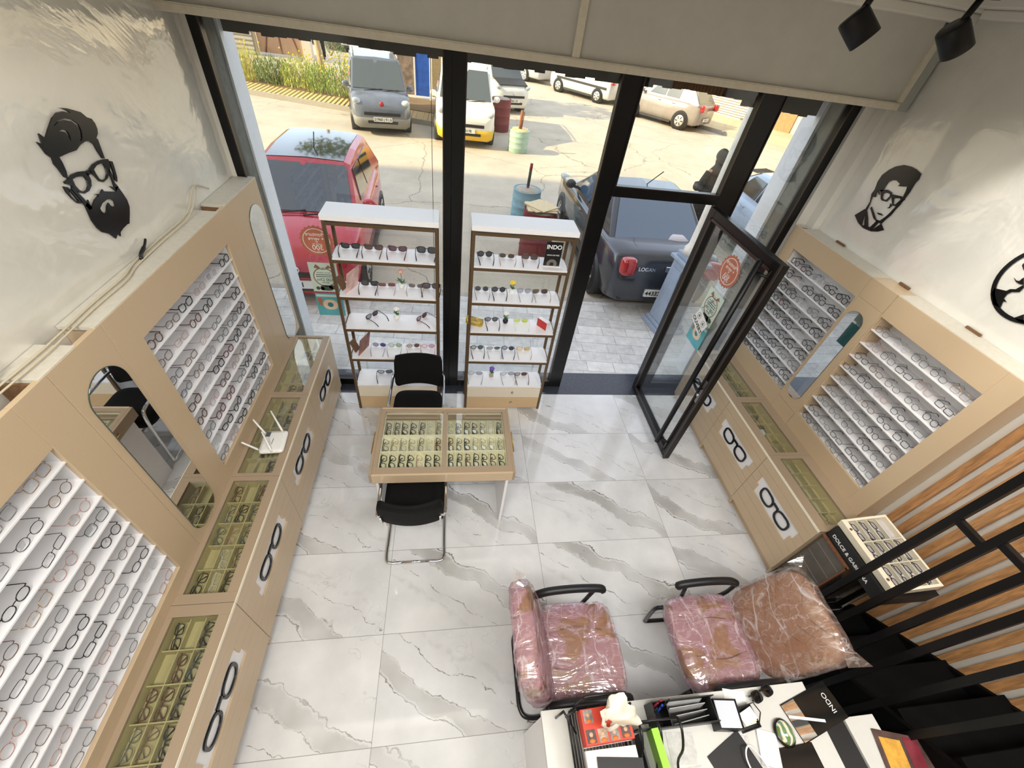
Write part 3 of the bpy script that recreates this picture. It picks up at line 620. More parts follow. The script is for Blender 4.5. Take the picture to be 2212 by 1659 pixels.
# ------------------------------------------------------------------ wall displays (shelves of frames behind a laminate surround)
LF, LB, RF, RB = -1.03, -1.172, 3.55, 3.715
ZB, ZT = .762, 2.14
SHL = [1.837, 1.715, 1.588, 1.476, 1.359, 1.239, 1.114, .994]
SHR = [1.858, 1.738, 1.618, 1.503, 1.386, 1.267, 1.148, 1.023]
def bx(mb, xa, xb, *r): mb.box(min(xa, xb), max(xa, xb), *r)
def wall_display(label, xf_, xb, y0, y1, oy0, oy1, oz0, oz1, shelves, gaps):
    s = 1 if xf_ > xb else -1
    t = thing('wall_display', label, 'display cabinet', ((xf_ + xb) / 2, (y0 + y1) / 2, ZB))
    f = MB(); th = .022 * s
    for r in ((y0, oy0, ZB, ZT), (oy1, y1, ZB, ZT), (oy0, oy1, ZB, oz0), (oy0, oy1, oz1, ZT)): bx(f, xf_, xf_ - th, *r)
    f.build('surround', laminate, t, bevel=.0015)
    b = MB(); bx(b, xb, xb + .008 * s, oy0 - .02, oy1 + .02, oz0 - .02, oz1 + .02); b.build('back_panel', white_board, t)
    for r in ((oy0 - .012, oy0, oz0 - .012, oz1 + .012), (oy1, oy1 + .012, oz0 - .012, oz1 + .012)): w = MB(); bx(w, xf_ - th, xb, *r); w.build('inner_side', white_board, t)
    w = MB(); bx(w, xf_ - th, xb, oy0, oy1, oz1, oz1 + .012); w.build('inner_top', white_board, t)
    w = MB(); bx(w, xf_ - th, xb, oy0, oy1, oz0 - .012, oz0); w.build('inner_bottom', white_board, t)
    for z in shelves:
        w = MB(); bx(w, xf_ - .008 * s, xb + .006 * s, oy0, oy1, z - .009, z); w.build('shelf', white_board, t, bevel=.001)
    for y in (y0, y1 - .016): w = MB(); bx(w, xf_ - th, xb, y, y + .016, ZB, ZT - .006); w.build('side_panel', laminate, t)
    e = y0
    for a, c in sorted(gaps) + [(y1, y1)]:
        if a > e: tb = MB(); bx(tb, xf_ - .002 * s, xb, e, a, ZT - .012, ZT + .004); tb.build('top_board', topboard, t)
        e = c
    for a, c in gaps:
        g = MB()
        for y in (a, c - .012): bx(g, xf_ - th, xb, y, y + .012, ZT - .16, ZT - .013)
        bx(g, xf_ - th, xb, a, c, ZT - .17, ZT - .16); g.build('cable_recess', chipboard, t)
    return t
def mirror_unit(label, xf_, xb, y0, y1, my0, my1, mz0, mz1, gaps=(), pz0=ZB, pz1=ZT):
    s = 1 if xf_ > xb else -1
    t = thing('mirror_panel', label, 'mirror', ((xf_ + xb) / 2, (y0 + y1) / 2, pz0))
    b = MB(); bx(b, xf_, xf_ - .022 * s, y0 + .0015, y1 - .0015, pz0, pz1); b.build('panel', laminate, t, bevel=.0015)
    r = (my1 - my0) / 2; c = (my0 + my1) / 2
    st = [(c + r * math.cos(R(a)), mz1 - r + r * math.sin(R(a))) for a in range(0, 181, 9)] + [(c + r * math.cos(R(a)), mz0 + r + r * math.sin(R(a))) for a in range(180, 361, 9)]
    MB().prism(st, lambda a, z, d: (xf_ + d * s, a, z), .0005, .005).build('mirror_glass', mirror_m, t)
    st2 = [(c + (a - c) * 1.018, (z - (mz0 + mz1) / 2) * 1.003 + (mz0 + mz1) / 2) for a, z in st]
    MB().prism(st2, lambda a, z, d: (xf_ + d * s, a, z), .0003, .0035).build('mirror_edge', mat('mirror_edge', (70, 84, 76), .2), t)
    if pz1 == ZT:
        e = y0
        for a, c2 in sorted(gaps) + [(y1, y1)]:
            if a > e: tb = MB(); bx(tb, xf_ - .002 * s, xb, e, a, ZT - .012, ZT + .004); tb.build('top_board', topboard, t)
            e = c2
        for y in (y0 + .002, y1 - .016): w = MB(); bx(w, xf_ - .022 * s, xb, y, y + .014, pz0, pz1 - .013); w.build('side_panel', laminate, t)
        for a, c2 in gaps:
            g = MB(); bx(g, xf_ - .022 * s, xb, a, c2, ZT - .17, ZT - .16); g.build('cable_recess', chipboard, t)
    return t
mirror_unit('tall beige panel with pill-shaped mirror next to the street window', LF, LB, -.36, .172, -.146, .112, .79, 2.005)
wall_display('beige wall display of eyeglasses between the two mirrors, router below', LF, LB, -1.71, -.36, -1.55, -.53, .88, 1.943, SHL, [(-.50, -.40)])
mirror_unit('tall beige panel with pill-shaped mirror reflecting the display table and chair', LF, LB, -2.03, -1.71, -1.985, -1.745, .79, 2.0, [(-1.86, -1.74)])
wall_display('beige wall display of thin eyeglasses nearest the viewer', LF, LB, -3.9, -2.03, -3.7, -2.195, .846, 1.92, SHL, [(-2.32, -2.06)])
wall_display('beige wall display behind the open door, filled with black eyeglasses', RF, RB, -.845, .105, -.832, -.02, .942, 1.97, SHR, [(.02, .08)])
wall_display('beige wall display of thin dark eyeglasses beside the wood slats', RF, RB, -2.03, -1.095, -1.90, -1.103, .93, 1.965, SHR, [])
mirror_unit('narrow beige panel with pill-shaped mirror reflecting the black door', RF, RB, -1.095, -.845, -1.035, -.868, .985, 1.895, (), .90, 1.985)
tag(box(RF, RF + .022, -1.093, -.847, ZB, .898).build('filler_panel', laminate), 'beige filler board below the narrow mirror that reflects the door', 'panel')
m = MB(); m.box(RF, RF + .022, -1.093, -.847, 1.987, ZT); m.box(RF + .022, RB, -1.093, -.847, ZT - .012, ZT); tag(m.build('filler_panel', laminate), 'beige filler board above the narrow mirror that reflects the door', 'panel')
for y, w in ((-.28, .10), (-.97, .09), (-1.52, .10)):
    tag(box(RB - .012, RB - .002, y - w / 2, y + w / 2, ZT + .004, ZT + .02).build('bracket', chipboard), {-.28: 'brown wooden bracket on the cabinet top under the suited man', -.97: 'brown wooden bracket on the cabinet top, the middle of three', -1.52: 'brown wooden bracket on the cabinet top under the round portrait'}[y], 'bracket', 'wall brackets above the stair-side cabinets')

# ------------------------------------------------------------------ counters with glass-topped trays
def frame_motif(c, n, w, xf_, s):
    """outlines of a big pair of spectacles centred on (yc, zc)"""
    yc, zc = c; k = w / .42
    def lens(sgn, g):
        pts = []
        for i in range(28):
            a = 2 * math.pi * i / 28; ca, sa = math.cos(a), math.sin(a)
            rx = (.082 - g) * k; rz = (.064 - g * .9) * k
            u = rx * math.copysign(abs(ca) ** .8, ca); v = rz * math.copysign(abs(sa) ** .8, sa)
            v += .012 * k * max(0, ca) * (1 if sa > 0 else .3)
            pts.append((yc + sgn * (.105 * k + u), zc + v))
        return pts
    br = [(yc - .035 * k, zc + .012 * k), (yc - .018 * k, zc + .030 * k), (yc + .018 * k, zc + .030 * k), (yc + .035 * k, zc + .012 * k), (yc + .03 * k, zc + .048 * k), (yc - .03 * k, zc + .048 * k)]
    return [[lens(1, 0), lens(1, .017)], [lens(-1, 0), lens(-1, .017)], [br]]
def counter(label, xf_, xb, y0, y1, win, s, motif_y=None, flip=1):
    """xf_: front, xb: wall side; win = (xa, xb, ya, yb) glazed opening in the top; s: +1 when the front faces +x"""
    t = thing('display_counter', label, 'display counter', ((xf_ + xb) / 2, (y0 + y1) / 2, 0))
    px = xf_ - .05 * s
    b = MB(); bx(b, px, px - .018 * s, y0 + .001, y1 - .001, 0, .10); b.build('plinth', laminate, t)
    b = MB(); bx(b, xf_ - .020 * s, xb, y0 + .001, y0 + .016, .0, .738); bx(b, xf_ - .020 * s, xb, y1 - .016, y1 - .001, .0, .738); bx(b, px - .02 * s, xb, y0 + .016, y1 - .016, .09, .105)
    bx(b, xb, xb + .010 * s, y0 + .016, y1 - .016, .0, .738); b.build('carcass', laminate, t)
    xa, xc, ya, yb = win
    f = MB(); z0, z1 = .74, .762
    lo, hi = min(xf_, xb), max(xf_, xb)
    for r in ((lo, hi, y0 + .001, ya), (lo, hi, yb, y1 - .001), (lo, xa, ya, yb), (xc, hi, ya, yb)): f.box(*r, z0, z1)
    f.build('top_frame', laminate_dark, t, bevel=.0015)
    e = MB(); bx(e, xf_ + .0005 * s, xf_ + .004 * s, y0 + .001, y1 - .001, .741, .7625); e.build('front_edge', cream, t)
    box(xa - .004, xc + .004, ya - .004, yb + .004, .752, .757).build('glass_top', case_glass, t)
    # tray
    tr = MB(); tr.box(xa - .01, xc + .01, ya - .01, yb + .01, .665, .672)
    tr.box(xa - .012, xa, ya, yb, .672, .74); tr.box(xc, xc + .012, ya, yb, .672, .74); tr.box(xa, xc, ya - .012, ya, .672, .74); tr.box(xa, xc, yb, yb + .012, .672, .74)
    tray = tr.build('tray', olive, t)
    dv = MB()
    for k in range(1, 5): y = ya + (yb - ya) * k / 5; dv.box(xa, xc, y - .003, y + .003, .672, .722)
    for k in (1, 2): x = xa + (xc - xa) * k / 3; dv.box(x - .0025, x + .0025, ya, yb, .672, .718)
    dv.build('divider', olive, tray)
    # planked door with the cut-out
    yc = (y0 + y1) / 2 if motif_y is None else motif_y; hy = .235
    zs = [.10, .205, .31, .39, .48, .575, .66, .737]; d = MB()
    for a, c in zip(zs, zs[1:]):
        c2 = c - .0022
        if a >= .39 and c <= .576:
            h2 = hy + (.028 if (a < .47) == (flip > 0) else 0)
            bx(d, xf_, xf_ - .018 * s, y0 + .002, yc - h2, a, c2); bx(d, xf_, xf_ - .018 * s, yc + h2, y1 - .002, a, c2)
        else: bx(d, xf_, xf_ - .018 * s, y0 + .002, y1 - .002, a, c2)
    door = d.build('door', laminate, t)
    b = MB(); bx(b, xf_ - .012 * s, xf_ - .016 * s, yc - hy - .03, yc + hy + .03, .385, .58); b.build('white_inset', white_board, door)
    sets = frame_motif((yc, .478), 0, .42, xf_, s)
    mm = MB()
    for sp in sets:
        o = flat('tmp', [sp], lambda a, b_, d_: (xf_ + (d_ - .006) * s, a, b_), .010, black_art)
        mm.add([v.co for v in o.data.vertices], [tuple(p.vertices) for p in o.data.polygons]); D.objects.remove(o)
    mm.build('spectacles_motif', black_art, door, label='black spectacles shape in the white cut-out')
    return t
LC = [(-.735, .005, -.765, .035, 'beige counter with spectacles cut-out at the street window end of the long row'), (-1.528, -.797, -1.555, -.765, 'beige counter with spectacles cut-out under the white router'),
      (-2.315, -1.588, -2.37, -1.555, 'beige counter with spectacles cut-out under the mirror that reflects the table'), (-3.16, -2.43, -3.19, -2.37, 'beige counter with spectacles cut-out nearest the viewer, at the frame edge')]
for ya, yb, y0, y1, lab in LC: counter(lab, -.72, -1.17, y0, y1, (-1.0, -.778, ya, yb), 1, flip=1)
RC = [(-.75, -.085, -.785, -.02, 'beige counter with spectacles cut-out half hidden behind the open glass door'), (-1.422, -.82, -1.452, -.785, 'beige counter with spectacles cut-out, middle one of the row beside the door'),
      (-2.09, -1.487, -2.14, -1.452, 'beige counter with spectacles cut-out next to the black glasses tray')]
for ya, yb, y0, y1, lab in RC: counter(lab, 3.15, 3.70, y0, y1, (3.238, 3.455, ya, yb), -1, flip=-1)

# router
t = thing('wifi_router', 'white router with four aerials standing on the long counter glass', 'router', (-.84, -1.27, .763))
xf(soft_box(.165, .20, .03, 8, 32, 4), TM((-.835, -1.275, .763), 0, 0, 4)).build('body', pot_white, t)
for a, b in (((-.915, -1.20), (-.98, -1.16)), ((-.915, -1.35), (-.985, -1.37)), ((-.80, -1.18), (-.885, -1.075)), ((-.82, -1.37), (-.885, -1.275))):
    MB().tube([(a[0], a[1], .785), (a[0] * .9 + b[0] * .1, a[1] * .9 + b[1] * .1, .80), (b[0], b[1], .90)], [.007, .008, .0055], 8).build('aerial', pot_white, t)
box(-.905, -.872, -1.235, -1.19, .7925, .7935).build('sticker', mat('router_sticker', (90, 92, 94), .6), t)
box(-.842, -.838, -1.30, -1.25, .7925, .7935).build('status_light', steel, t)

# ------------------------------------------------------------------ two open display shelves at the window
def etagere(label, x0, x1, y0, y1):
    t = thing('display_shelf', label, 'display shelf', ((x0 + x1) / 2, (y0 + y1) / 2, 0)); p = .024
    for x in (x0, x1 - p):
        for y in (y0, y1 - p): box(x, x + p, y, y + p, 0, 2.015).build('post', bronze, t)
    zs = [1.715, 1.38, 1.05, .70]
    for z in zs + [2.015]:
        m = MB()
        for y in (y0, y1 - p): m.box(x0 + p, x1 - p, y, y + p, z - .038, z - .014)
        for x in (x0, x1 - p): m.box(x, x + p, y0 + p, y1 - p, z - .038, z - .014)
        m.build('crossbar', bronze, t)
    for z in zs: box(x0 + p * .6, x1 - p * .6, y0 + .004, y1 - .004, z - .014, z).build('shelf', white_board, t, bevel=.001)
    box(x0 - .008, x1 + .008, y0 - .006, y1 + .006, 2.015, 2.055).build('top_board', mat('glossy_white_top', (238, 238, 238), .12), t, bevel=.002)
    box(x0 + p * .6, x1 - p * .6, y0 + .012, y1 - .004, .02, .325).build('cabinet', white_board, t)
    box(x0 + p * .6, x1 - p * .6, y0 + .004, y1, .325, .343).build('cabinet_top', white_board, t, bevel=.001)
    for a, b, mm in ((.185, .318, mat('pale_drawer', (226, 214, 192), .35)), (.02, .180, mat('tan_drawer', (206, 176, 134), .35))):
        d = box(x0 + p + .003, x1 - p - .003, y0, y0 + .014, a, b).build('drawer', mm, t, bevel=.001)
        MB().lathe([(.004, 0), (.005, .012), (.012, .016), (.012, .022), (.006, .026)], ((x0 + x1) / 2 + .09, y0 - .026, (a + b) / 2 + .01), 14, 'y').build('knob', steel, d)
    return t
SY0, SY1 = -.215, .03
etagere('white and bronze display shelf with sunglasses, beside the long counter', -.505, .335, SY0, SY1)
etagere('white and bronze display shelf with sunglasses, beside the open door', .598, 1.44, SY0, SY1)

# ------------------------------------------------------------------ display table
TX0, TX1, TY0, TY1 = -.125, .935, -1.575, -.945
t = thing('display_table', 'beige glass-topped display table full of eyeglasses on white side panels', 'table', (.405, -1.26, 0))
f = MB(); z0, z1 = .745, .785
f.box(TX0 + .02, TX1 - .02, TY0, TY0 + .055, z0, z1); f.box(TX0 + .02, TX1 - .02, TY1 - .03, TY1, z0, z1); f.box(TX0 + .02, TX0 + .052, TY0 + .055, TY1 - .03, z0, z1); f.box(TX1 - .052, TX1 - .02, TY0 + .055, TY1 - .03, z0, z1); f.box(.388, .422, TY0 + .055, TY1 - .03, z0, z1 - .004)
f.build('top_frame', laminate_dark, t, bevel=.0015)
for a_, b_ in ((TY0 - .016, TY0 - .0005), (TY1 + .0005, TY1 + .016)): box(TX0 + .02, TX1 - .02, a_, b_, .69, .785).build('apron', laminate, t, bevel=.0015)
for x in (TX0, TX1 - .02):
    d = box(x, x + .0195, TY0 - .012, TY1 + .012, .69, .785).build('drawer_side', laminate_dark, t, bevel=.0015)
    xx = x - .012 if x < .3 else x + .032
    MB().tube([(x + .01, -1.36, .74), (xx, -1.36, .74), (xx, -1.16, .74), (x + .01, -1.16, .74)], .006, 8).build('pull', gold, d)
box(TX0 + .05, TX1 - .05, TY0 + .05, TY1 - .028, .772, .777).build('glass_top', case_glass, t)
for xa, xb in ((TX0 + .052, .388), (.422, TX1 - .052)):
    tr = MB(); tr.box(xa, xb, TY0 + .05, TY1 - .03, .69, .697); tr.box(xa, xa + .006, TY0 + .05, TY1 - .03, .697, .76); tr.box(xb - .006, xb, TY0 + .05, TY1 - .03, .697, .76); tr.box(xa, xb, TY0 + .05, TY0 + .056, .697, .76); tr.box(xa, xb, TY1 - .036, TY1 - .03, .697, .76)
    tray = tr.build('tray', trayfelt, t); dv = MB()
    for k in (1, 2): y = TY0 + .06 + (TY1 - .09 - TY0 - .06) * k / 3; dv.box(xa, xb, y - .003, y + .003, .697, .752)
    for k in range(1, 7): x = xa + (xb - xa) * k / 7; dv.box(x - .002, x + .002, TY0 + .056, TY1 - .07, .697, .745)
    dv.build('divider', trayfelt, tray)
    box(xa, xb, TY1 - .085, TY1 - .03, .745, .757).build('lid_strip', laminate_dark, tray)
for x in (TX0 + .035, TX1 - .06): box(x, x + .02, TY0 + .01, TY1 - .02, .0, .69).build('side_panel', white_board, t, bevel=.001)

# ------------------------------------------------------------------ black cantilever chairs
def chair(label, loc, rz):
    t = thing('cantilever_chair', label, 'chair', loc, R(rz), local=True)
    xf(soft_box(.45, .44, .065, 5, 32, 6), TM((0, .02, .43))).build('seat', black_fabric, t)
    # back pad, curved across its width
    rings = []
    for j, (z, hw, th) in enumerate(((.54, .19, .012), (.55, .21, .03), (.58, .22, .036), (.68, .222, .036), (.80, .218, .034), (.855, .205, .03), (.868, .185, .012))):
        ring = []
        y0 = -.235 - (z - .5) * .16
        for k in range(13): u = -1 + 2 * k / 12; ring.append(Vector((u * hw, y0 + .045 * u * u, z)))
        for k in range(13): u = 1 - 2 * k / 12; ring.append(Vector((u * hw, y0 + .045 * u * u - th, z)))
        rings.append(ring)
    MB().loft(rings).build('backrest', black_fabric, t, fixn=True)
    for s in (-1, 1):
        p = [(s * .10, -.30, .012), (s * .19, -.30, .012), (s * .225, -.265, .012), (s * .225, -.1, .012), (s * .225, .2, .012), (s * .225, .25, .03), (s * .225, .262, .08), (s * .225, .25, .40), (s * .232, .235, .60), (s * .235, .19, .645), (s * .235, .05, .648), (s * .235, -.15, .648), (s * .233, -.215, .645), (s * .228, -.245, .64)]
        MB().tube(smooth_path(p, 5), .0125, 10).build('side_frame', chrome, t)
        m = MB(); m.bar((s * .232, -.235, .645), (s * .20, -.255, .68), .02, .03); m.bar((s * .20, -.258, .595), (s * .20, -.272, .70), .035, .014); m.build('back_bracket', chrome, t, bevel=.003)
    MB().tube([(-.1, -.30, .012), (.1, -.30, .012)], .0125, 10).build('floor_bar', chrome, t)
    MB().tube([(-.225, .2, .425), (.225, .2, .425)], .011, 8).build('seat_bar', chrome, t)
    return t
chair('black chrome chair on the window side of the display table', (.148, -.62, 0), 180)
chair('black chrome chair pulled up to the near side of the display table', (.185, -1.585, 0), 0)

# ------------------------------------------------------------------ low smoked cabinet, black tray stand
t = thing('smoked_cabinet', 'low grey reflective cabinet with wood edge at the end of the counter row', 'cabinet', (3.4, -2.27, 0))
box(3.20, 3.70, -2.40, -2.145, .10, .74).build('carcass', mat('smoked_panel', (92, 86, 78), .12, var=.3, vs=5), t)
m = MB()
for k in range(5): z = .2 + .11 * k; m.box(3.1985, 3.20, -2.385, -2.16, z, z + .0018)
m.build('reflected_plank_line', MATS['pale_line'] if 'pale_line' in MATS else mat('pale_line', (160, 152, 138), .5), t)  # thin pale strips standing in for counter planks reflected in the panel
m = MB(); m.box(3.185, 3.20, -2.405, -2.392, .10, .74); m.box(3.185, 3.20, -2.405, -2.145, .728, .742); m.build('edge_strip', edge_wood, t)
box(3.22, 3.68, -2.40, -2.15, 0, .10).build('plinth', black_plastic, t)
t = thing('tray_stand', 'black stand with brand lettering on its front, by the wood slats', 'display stand', (3.45, -2.4, 0))
box(3.205, 3.60, -2.64, -2.145, .745, .86).build('top_box', black_plastic, t, bevel=.002)
text('lettering', 'DOLCE & GABBANA', .037, (3.2035, -2.35, .795), (0, -1, 0), (0, 0, 1), whitepaint, t, depth=.0006, bold=.0006)
m = MB(); m.box(3.24, 3.66, -2.455, -2.41, .0, .03); m.box(3.24, 3.27, -2.45, -2.42, .03, .745); m.box(3.60, 3.63, -2.45, -2.42, .03, .745)
m.build('stand_frame', black_metal, t)
t = thing('glasses_tray', 'cream bordered tray of dark glasses on the black lettered stand', 'display tray', (3.4, -2.38, .862))
TR = TM((3.385, -2.375, .902), 0, -9, 0)
b = MB(); b.box(-.165, .165, -.245, .245, -.012, .0); xf(b, TR).build('tray_base', cream, t)
b = MB(); b.box(-.165, -.13, -.245, .245, 0, .045); b.box(.15, .165, -.245, .245, 0, .045); b.box(-.13, .15, -.245, -.228, 0, .045); b.box(-.13, .15, .228, .245, 0, .045); xf(b, TR).build('rim', cream, t, bevel=.001)
b = MB(); b.box(-.13, .15, -.228, .228, 0, .003); xf(b, TR).build('liner', mat('grey_felt', (196, 190, 190), .9), t)
b = MB()
for y in (-.076, .076): b.box(-.13, .15, y - .003, y + .003, .003, .04)
for k in range(1, 4): x = -.13 + .07 * k; b.box(x - .0025, x + .0025, -.228, .228, .003, .036)
xf(b, TR).build('divider', mat('pale_divider', (222, 214, 190), .6), t)
b = MB()
for y in (-.17, .17): b.lathe([(.009, 0), (.009, .004)], TR @ Vector((-.148, y, .045)), 12)
b.build('stud', chipboard, t)

# ------------------------------------------------------------------ wood slats, stairs, screen of black bars
for k in range(17):
    y = -2.085 - .0905 * k
    t = tag(box(XR - .034, XR - .002, y - .052, y, .01, ZC + .3 if y < -2.4 else ZC - .12).build('wall_slat', slat_wood, bevel=.002),
            'upright brown wood slat on the white wall above the stairs, ' + ('first' if k == 0 else '') , 'slat', 'wood slats on the stair wall')
    t['label'] = 'upright brown wood slat on the white stair wall, ' + ['the one against the wall display', 'second from the wall display', 'third from the wall display', 'fourth from the wall display', 'fifth from the wall display', 'sixth from the wall display', 'seventh from the wall display', 'eighth from the wall display', 'ninth from the wall display', 'tenth from the wall display', 'eleventh from the wall display', 'twelfth from the wall display', 'thirteenth from the wall display', 'fourteenth from the wall display', 'fifteenth from the wall display', 'sixteenth from the wall display', 'seventeenth from the wall display'][k]
t = thing('staircase', 'black staircase climbing along the wood slat wall', 'staircase', (3.3, -3.0, 0))
for k in range(9):
    y = -2.50 - .215 * k; z = .19 * (k + 1) - .04
    b = MB(); b.box(2.935, 3.68, y - .26, y, z - .04, z); b.box(2.935, 3.68, y - .235, y - .215, z, z + .152); b.build('step', stair_m, t, bevel=.003)
b = MB()
for x in (2.905, 3.655): MB().prism([(-2.46, 0), (-4.6, 0), (-4.6, 1.86), (-2.46, .12)], lambda a, z, d, x=x: (x + d, a, z), 0, .03).build('side_panel', stair_m, t)
bars = [-2.55, -2.70, -2.845, -2.96, -3.11, -3.26]
t = thing('bar_screen', 'black metal screen of upright bars beside the staircase', 'screen', (2.88, -2.85, 0))
for y in bars: box(2.865, 2.900, y - .018, y + .018, .0, ZC + .94).build('bar', black_metal, t)
for a, b2, z in ((0, 1, 1.76), (1, 2, 1.83), (2, 3, 2.2), (3, 4, 2.35), (4, 5, 2.1), (1, 2, 2.75), (0, 1, 2.9)): box(2.867, 2.898, bars[b2] + .018, bars[a] - .018, z - .016, z + .016).build('crossbar', black_metal, t)
# ------------------------------------------------------------------ eyeglasses and sunglasses
ORD = ['first', 'second', 'third', 'fourth', 'fifth', 'sixth', 'seventh', 'eighth', 'ninth', 'tenth']
SHAPES = {}
def lens_shape(st):
    if st == 'round': return superell(.045, .045, 2, 20)
    if st == 'oval': return superell(.049, .037, 2.3, 20)
    if st == 'rect': return superell(.053, .034, 4, 20)
    if st == 'square': return superell(.051, .042, 3.4, 20)
    if st == 'big': return superell(.060, .050, 3.0, 20)
    if st == 'cat': return [(x, y + .010 * max(0, x / .027) ** 2 * (1 if y > 0 else .2)) for x, y in superell(.054, .040, 2.8, 20)]
    if st == 'aviator': return [(x + .004 * (y < 0) * (-y / .02), y) for x, y in superell(.055, .047, 2.4, 20)]
GL = {}
def gl_meshes(st, thick, fm, folded):
    key = (st, thick, fm.name, folded)
    if key in GL: return GL[key]
    ls = lens_shape(st); w = max(x for x, y in ls) - min(x for x, y in ls); h = max(y for x, y in ls) - min(y for x, y in ls)
    r = {'thick': .0026, 'mid': .0018, 'thin': .0012}[thick]; gap = .0085; cxx = w / 2 + gap; zc = h / 2 + .001
    f = MB(); lm = []
    for s in (-1, 1):
        pts = [Vector((s * (cxx + x), -.0012 * ((x * 30) ** 2), zc + y)) for x, y in ls]
        f.tube(pts, r, 5, closed=True)
        m = MB(); m.add(pts, [tuple(range(len(pts)))]); lm.append(m)
    zb = zc + h * .16
    f.tube([(-gap - .003, 0, zb - .002), (-gap * .5, -.002, zb + .003), (gap * .5, -.002, zb + .003), (gap + .003, 0, zb - .002)], r, 5)
    if st == 'aviator': f.tube([(-gap - .006, 0, zc + h * .42), (gap + .006, 0, zc + h * .42)], r * .8, 5)
    xe = cxx + w / 2; ze = zc + h * .30
    for s in (-1, 1): f.tube([(s * (xe - .003), 0, ze), (s * (xe + .006), .002, ze), (s * (xe + .008), .010, ze)], [r, r * 1.2, r], 5)
    tm = []
    for s in (-1, 1):
        m = MB()
        if folded:
            y0 = .012 if s > 0 else .018
            m.tube([(s * (xe + .008), .010, ze), (s * (xe + .004), y0, ze), (-s * (xe - .035), y0 + .006, ze - .001), (-s * (xe - .005), y0 + .007, ze - .024)], [r, r * 1.1, r * 1.1, r * 1.5], 5)
        else:
            m.tube([(s * (xe + .008), .010, ze), (s * (xe + .007), .055, ze + .001), (s * (xe + .004), .098, ze), (s * (xe - .002), .122, ze - .014), (s * (xe - .006), .136, ze - .030)], [r, r * 1.05, r * 1.1, r * 1.5, r * 1.3], 5)
        tm.append(m)
    GL[key] = (f.mesh('rim', fm), [m.mesh('lens', None) for m in lm], [m.mesh('temple', fm) for m in tm])
    return GL[key]
LM = {}
def put_glasses(name, label, group, M, st, thick, fk, lens='clear', folded=False, cat='eyeglasses'):
    rim, lens_ms, temples = gl_meshes(st, thick, FR[fk], folded)
    t = D.objects.new(name, None); COL.objects.link(t); t.matrix_world = M; t.empty_display_size = .02
    tag(t, label, cat, group)
    o = D.objects.new('frame_front', rim); COL.objects.link(o); o.parent = t
    for me in lens_ms:
        k = (me.name, lens)
        if k not in LM:
            q = me.copy(); q.materials.clear(); q.materials.append(LENS[lens]); LM[k] = q
        o = D.objects.new('lens', LM[k]); COL.objects.link(o); o.parent = t
    for me in temples:
        o = D.objects.new('temple', me); COL.objects.link(o); o.parent = t
    return t
SHP_NAME = dict(round='round', oval='oval', rect='narrow', square='square', big='oversized', cat='cat-eye', aviator='aviator')
def style_for(k, thin):
    if k in 'k' and not thin: return rnd.choice(['square', 'rect', 'square', 'round', 'cat']), 'thick'
    if k in 'gsr' or thin: return rnd.choice(['round', 'square', 'rect', 'oval', 'square']), 'thin' if k in 'gsrcy' or rnd.random() < .6 else 'mid'
    return rnd.choice(['square', 'round', 'rect', 'cat', 'oval']), 'mid' if k in 'cyb' else 'thick'
FIXED_POS = ['from the window']
def fill_display(rows, ys, shelves, bottom, xfront, side, where, group, thin):
    """rows: one letter per pair, listed from the window end; side +1: they face +x"""
    zs = shelves + [bottom]
    for i, row in enumerate(rows):
        for j, k in enumerate(row):
            if k == '.': continue
            st, th = style_for(k, thin)
            y = ys[j] + rnd.uniform(-.012, .012); yaw = rnd.uniform(-5, 5)
            x = xfront - side * (.020 + rnd.uniform(0, .008))
            M = Matrix.Translation((x, y, zs[i] + .002)) @ Matrix.Rotation(R(90 * side + yaw), 4, 'Z') @ Matrix.Rotation(R(-6 + rnd.uniform(-3, 3)), 4, 'X')
            nm = ('thin ' if thin and k in 'kd' else '') + FNAME[k]
            lab = f'{nm} {SHP_NAME[st]} eyeglasses, {ORD[j]} from the window, {"top" if i == 0 else "bottom" if i == len(rows) - 1 else ORD[i]} shelf, {where}'
            put_glasses('eyeglasses', lab, group, M, st, th, k)
fill_display(['kcrkbt', 'kyktrb', 'kcyrby', 'kyysby', 'kkpkct', 'bbrtrt', 'ckyppy', 'kkrkkc', 'yykkrb'], [-.615 - .17 * i for i in range(6)], SHL, .88, LF, 1,
             'far left display', 'eyeglasses on the far left wall display', False)
fill_display(['gs', 'tksr', 'rkkbg', 'ergty', 'dbykb', 'btkyr', 'dykkb', 'cyryr', 'ryyry'], [-2.285 - .17 * i for i in range(6)], SHL, .846, LF, 1,
             'near left display', 'eyeglasses on the near left wall display', True)
fill_display(['kkckk', 'dckkk', 'kkcyk', 'kkykk', 'kkkck', 'yykkk', 'ykkyy', 'kkkkk', 'dkkky'], [-.10 - .158 * i for i in range(5)], SHR, .942, RF, -1,
             'display behind the door', 'eyeglasses on the wall display behind the door', False)
fill_display(['yckkg', 'rkdrd', 'dbkkk', 'kkrdy', 'bbbkk', 'dykkb', 'kdkdy', 'dyddy', 'dkkyk'], [-1.185 - .158 * i for i in range(5)], SHR, .93, RF, -1,
             'display beside the slats', 'eyeglasses on the wall display beside the slats', True)
def flatM(x, y, z, tilt=18, yaw=0):
    B = Matrix(((0, 0, -1), (1, 0, 0), (0, -1, 0))).to_4x4()
    return Matrix.Translation((x, y, z)) @ Matrix.Rotation(R(yaw), 4, 'Z') @ Matrix.Rotation(R(tilt), 4, 'Y') @ B
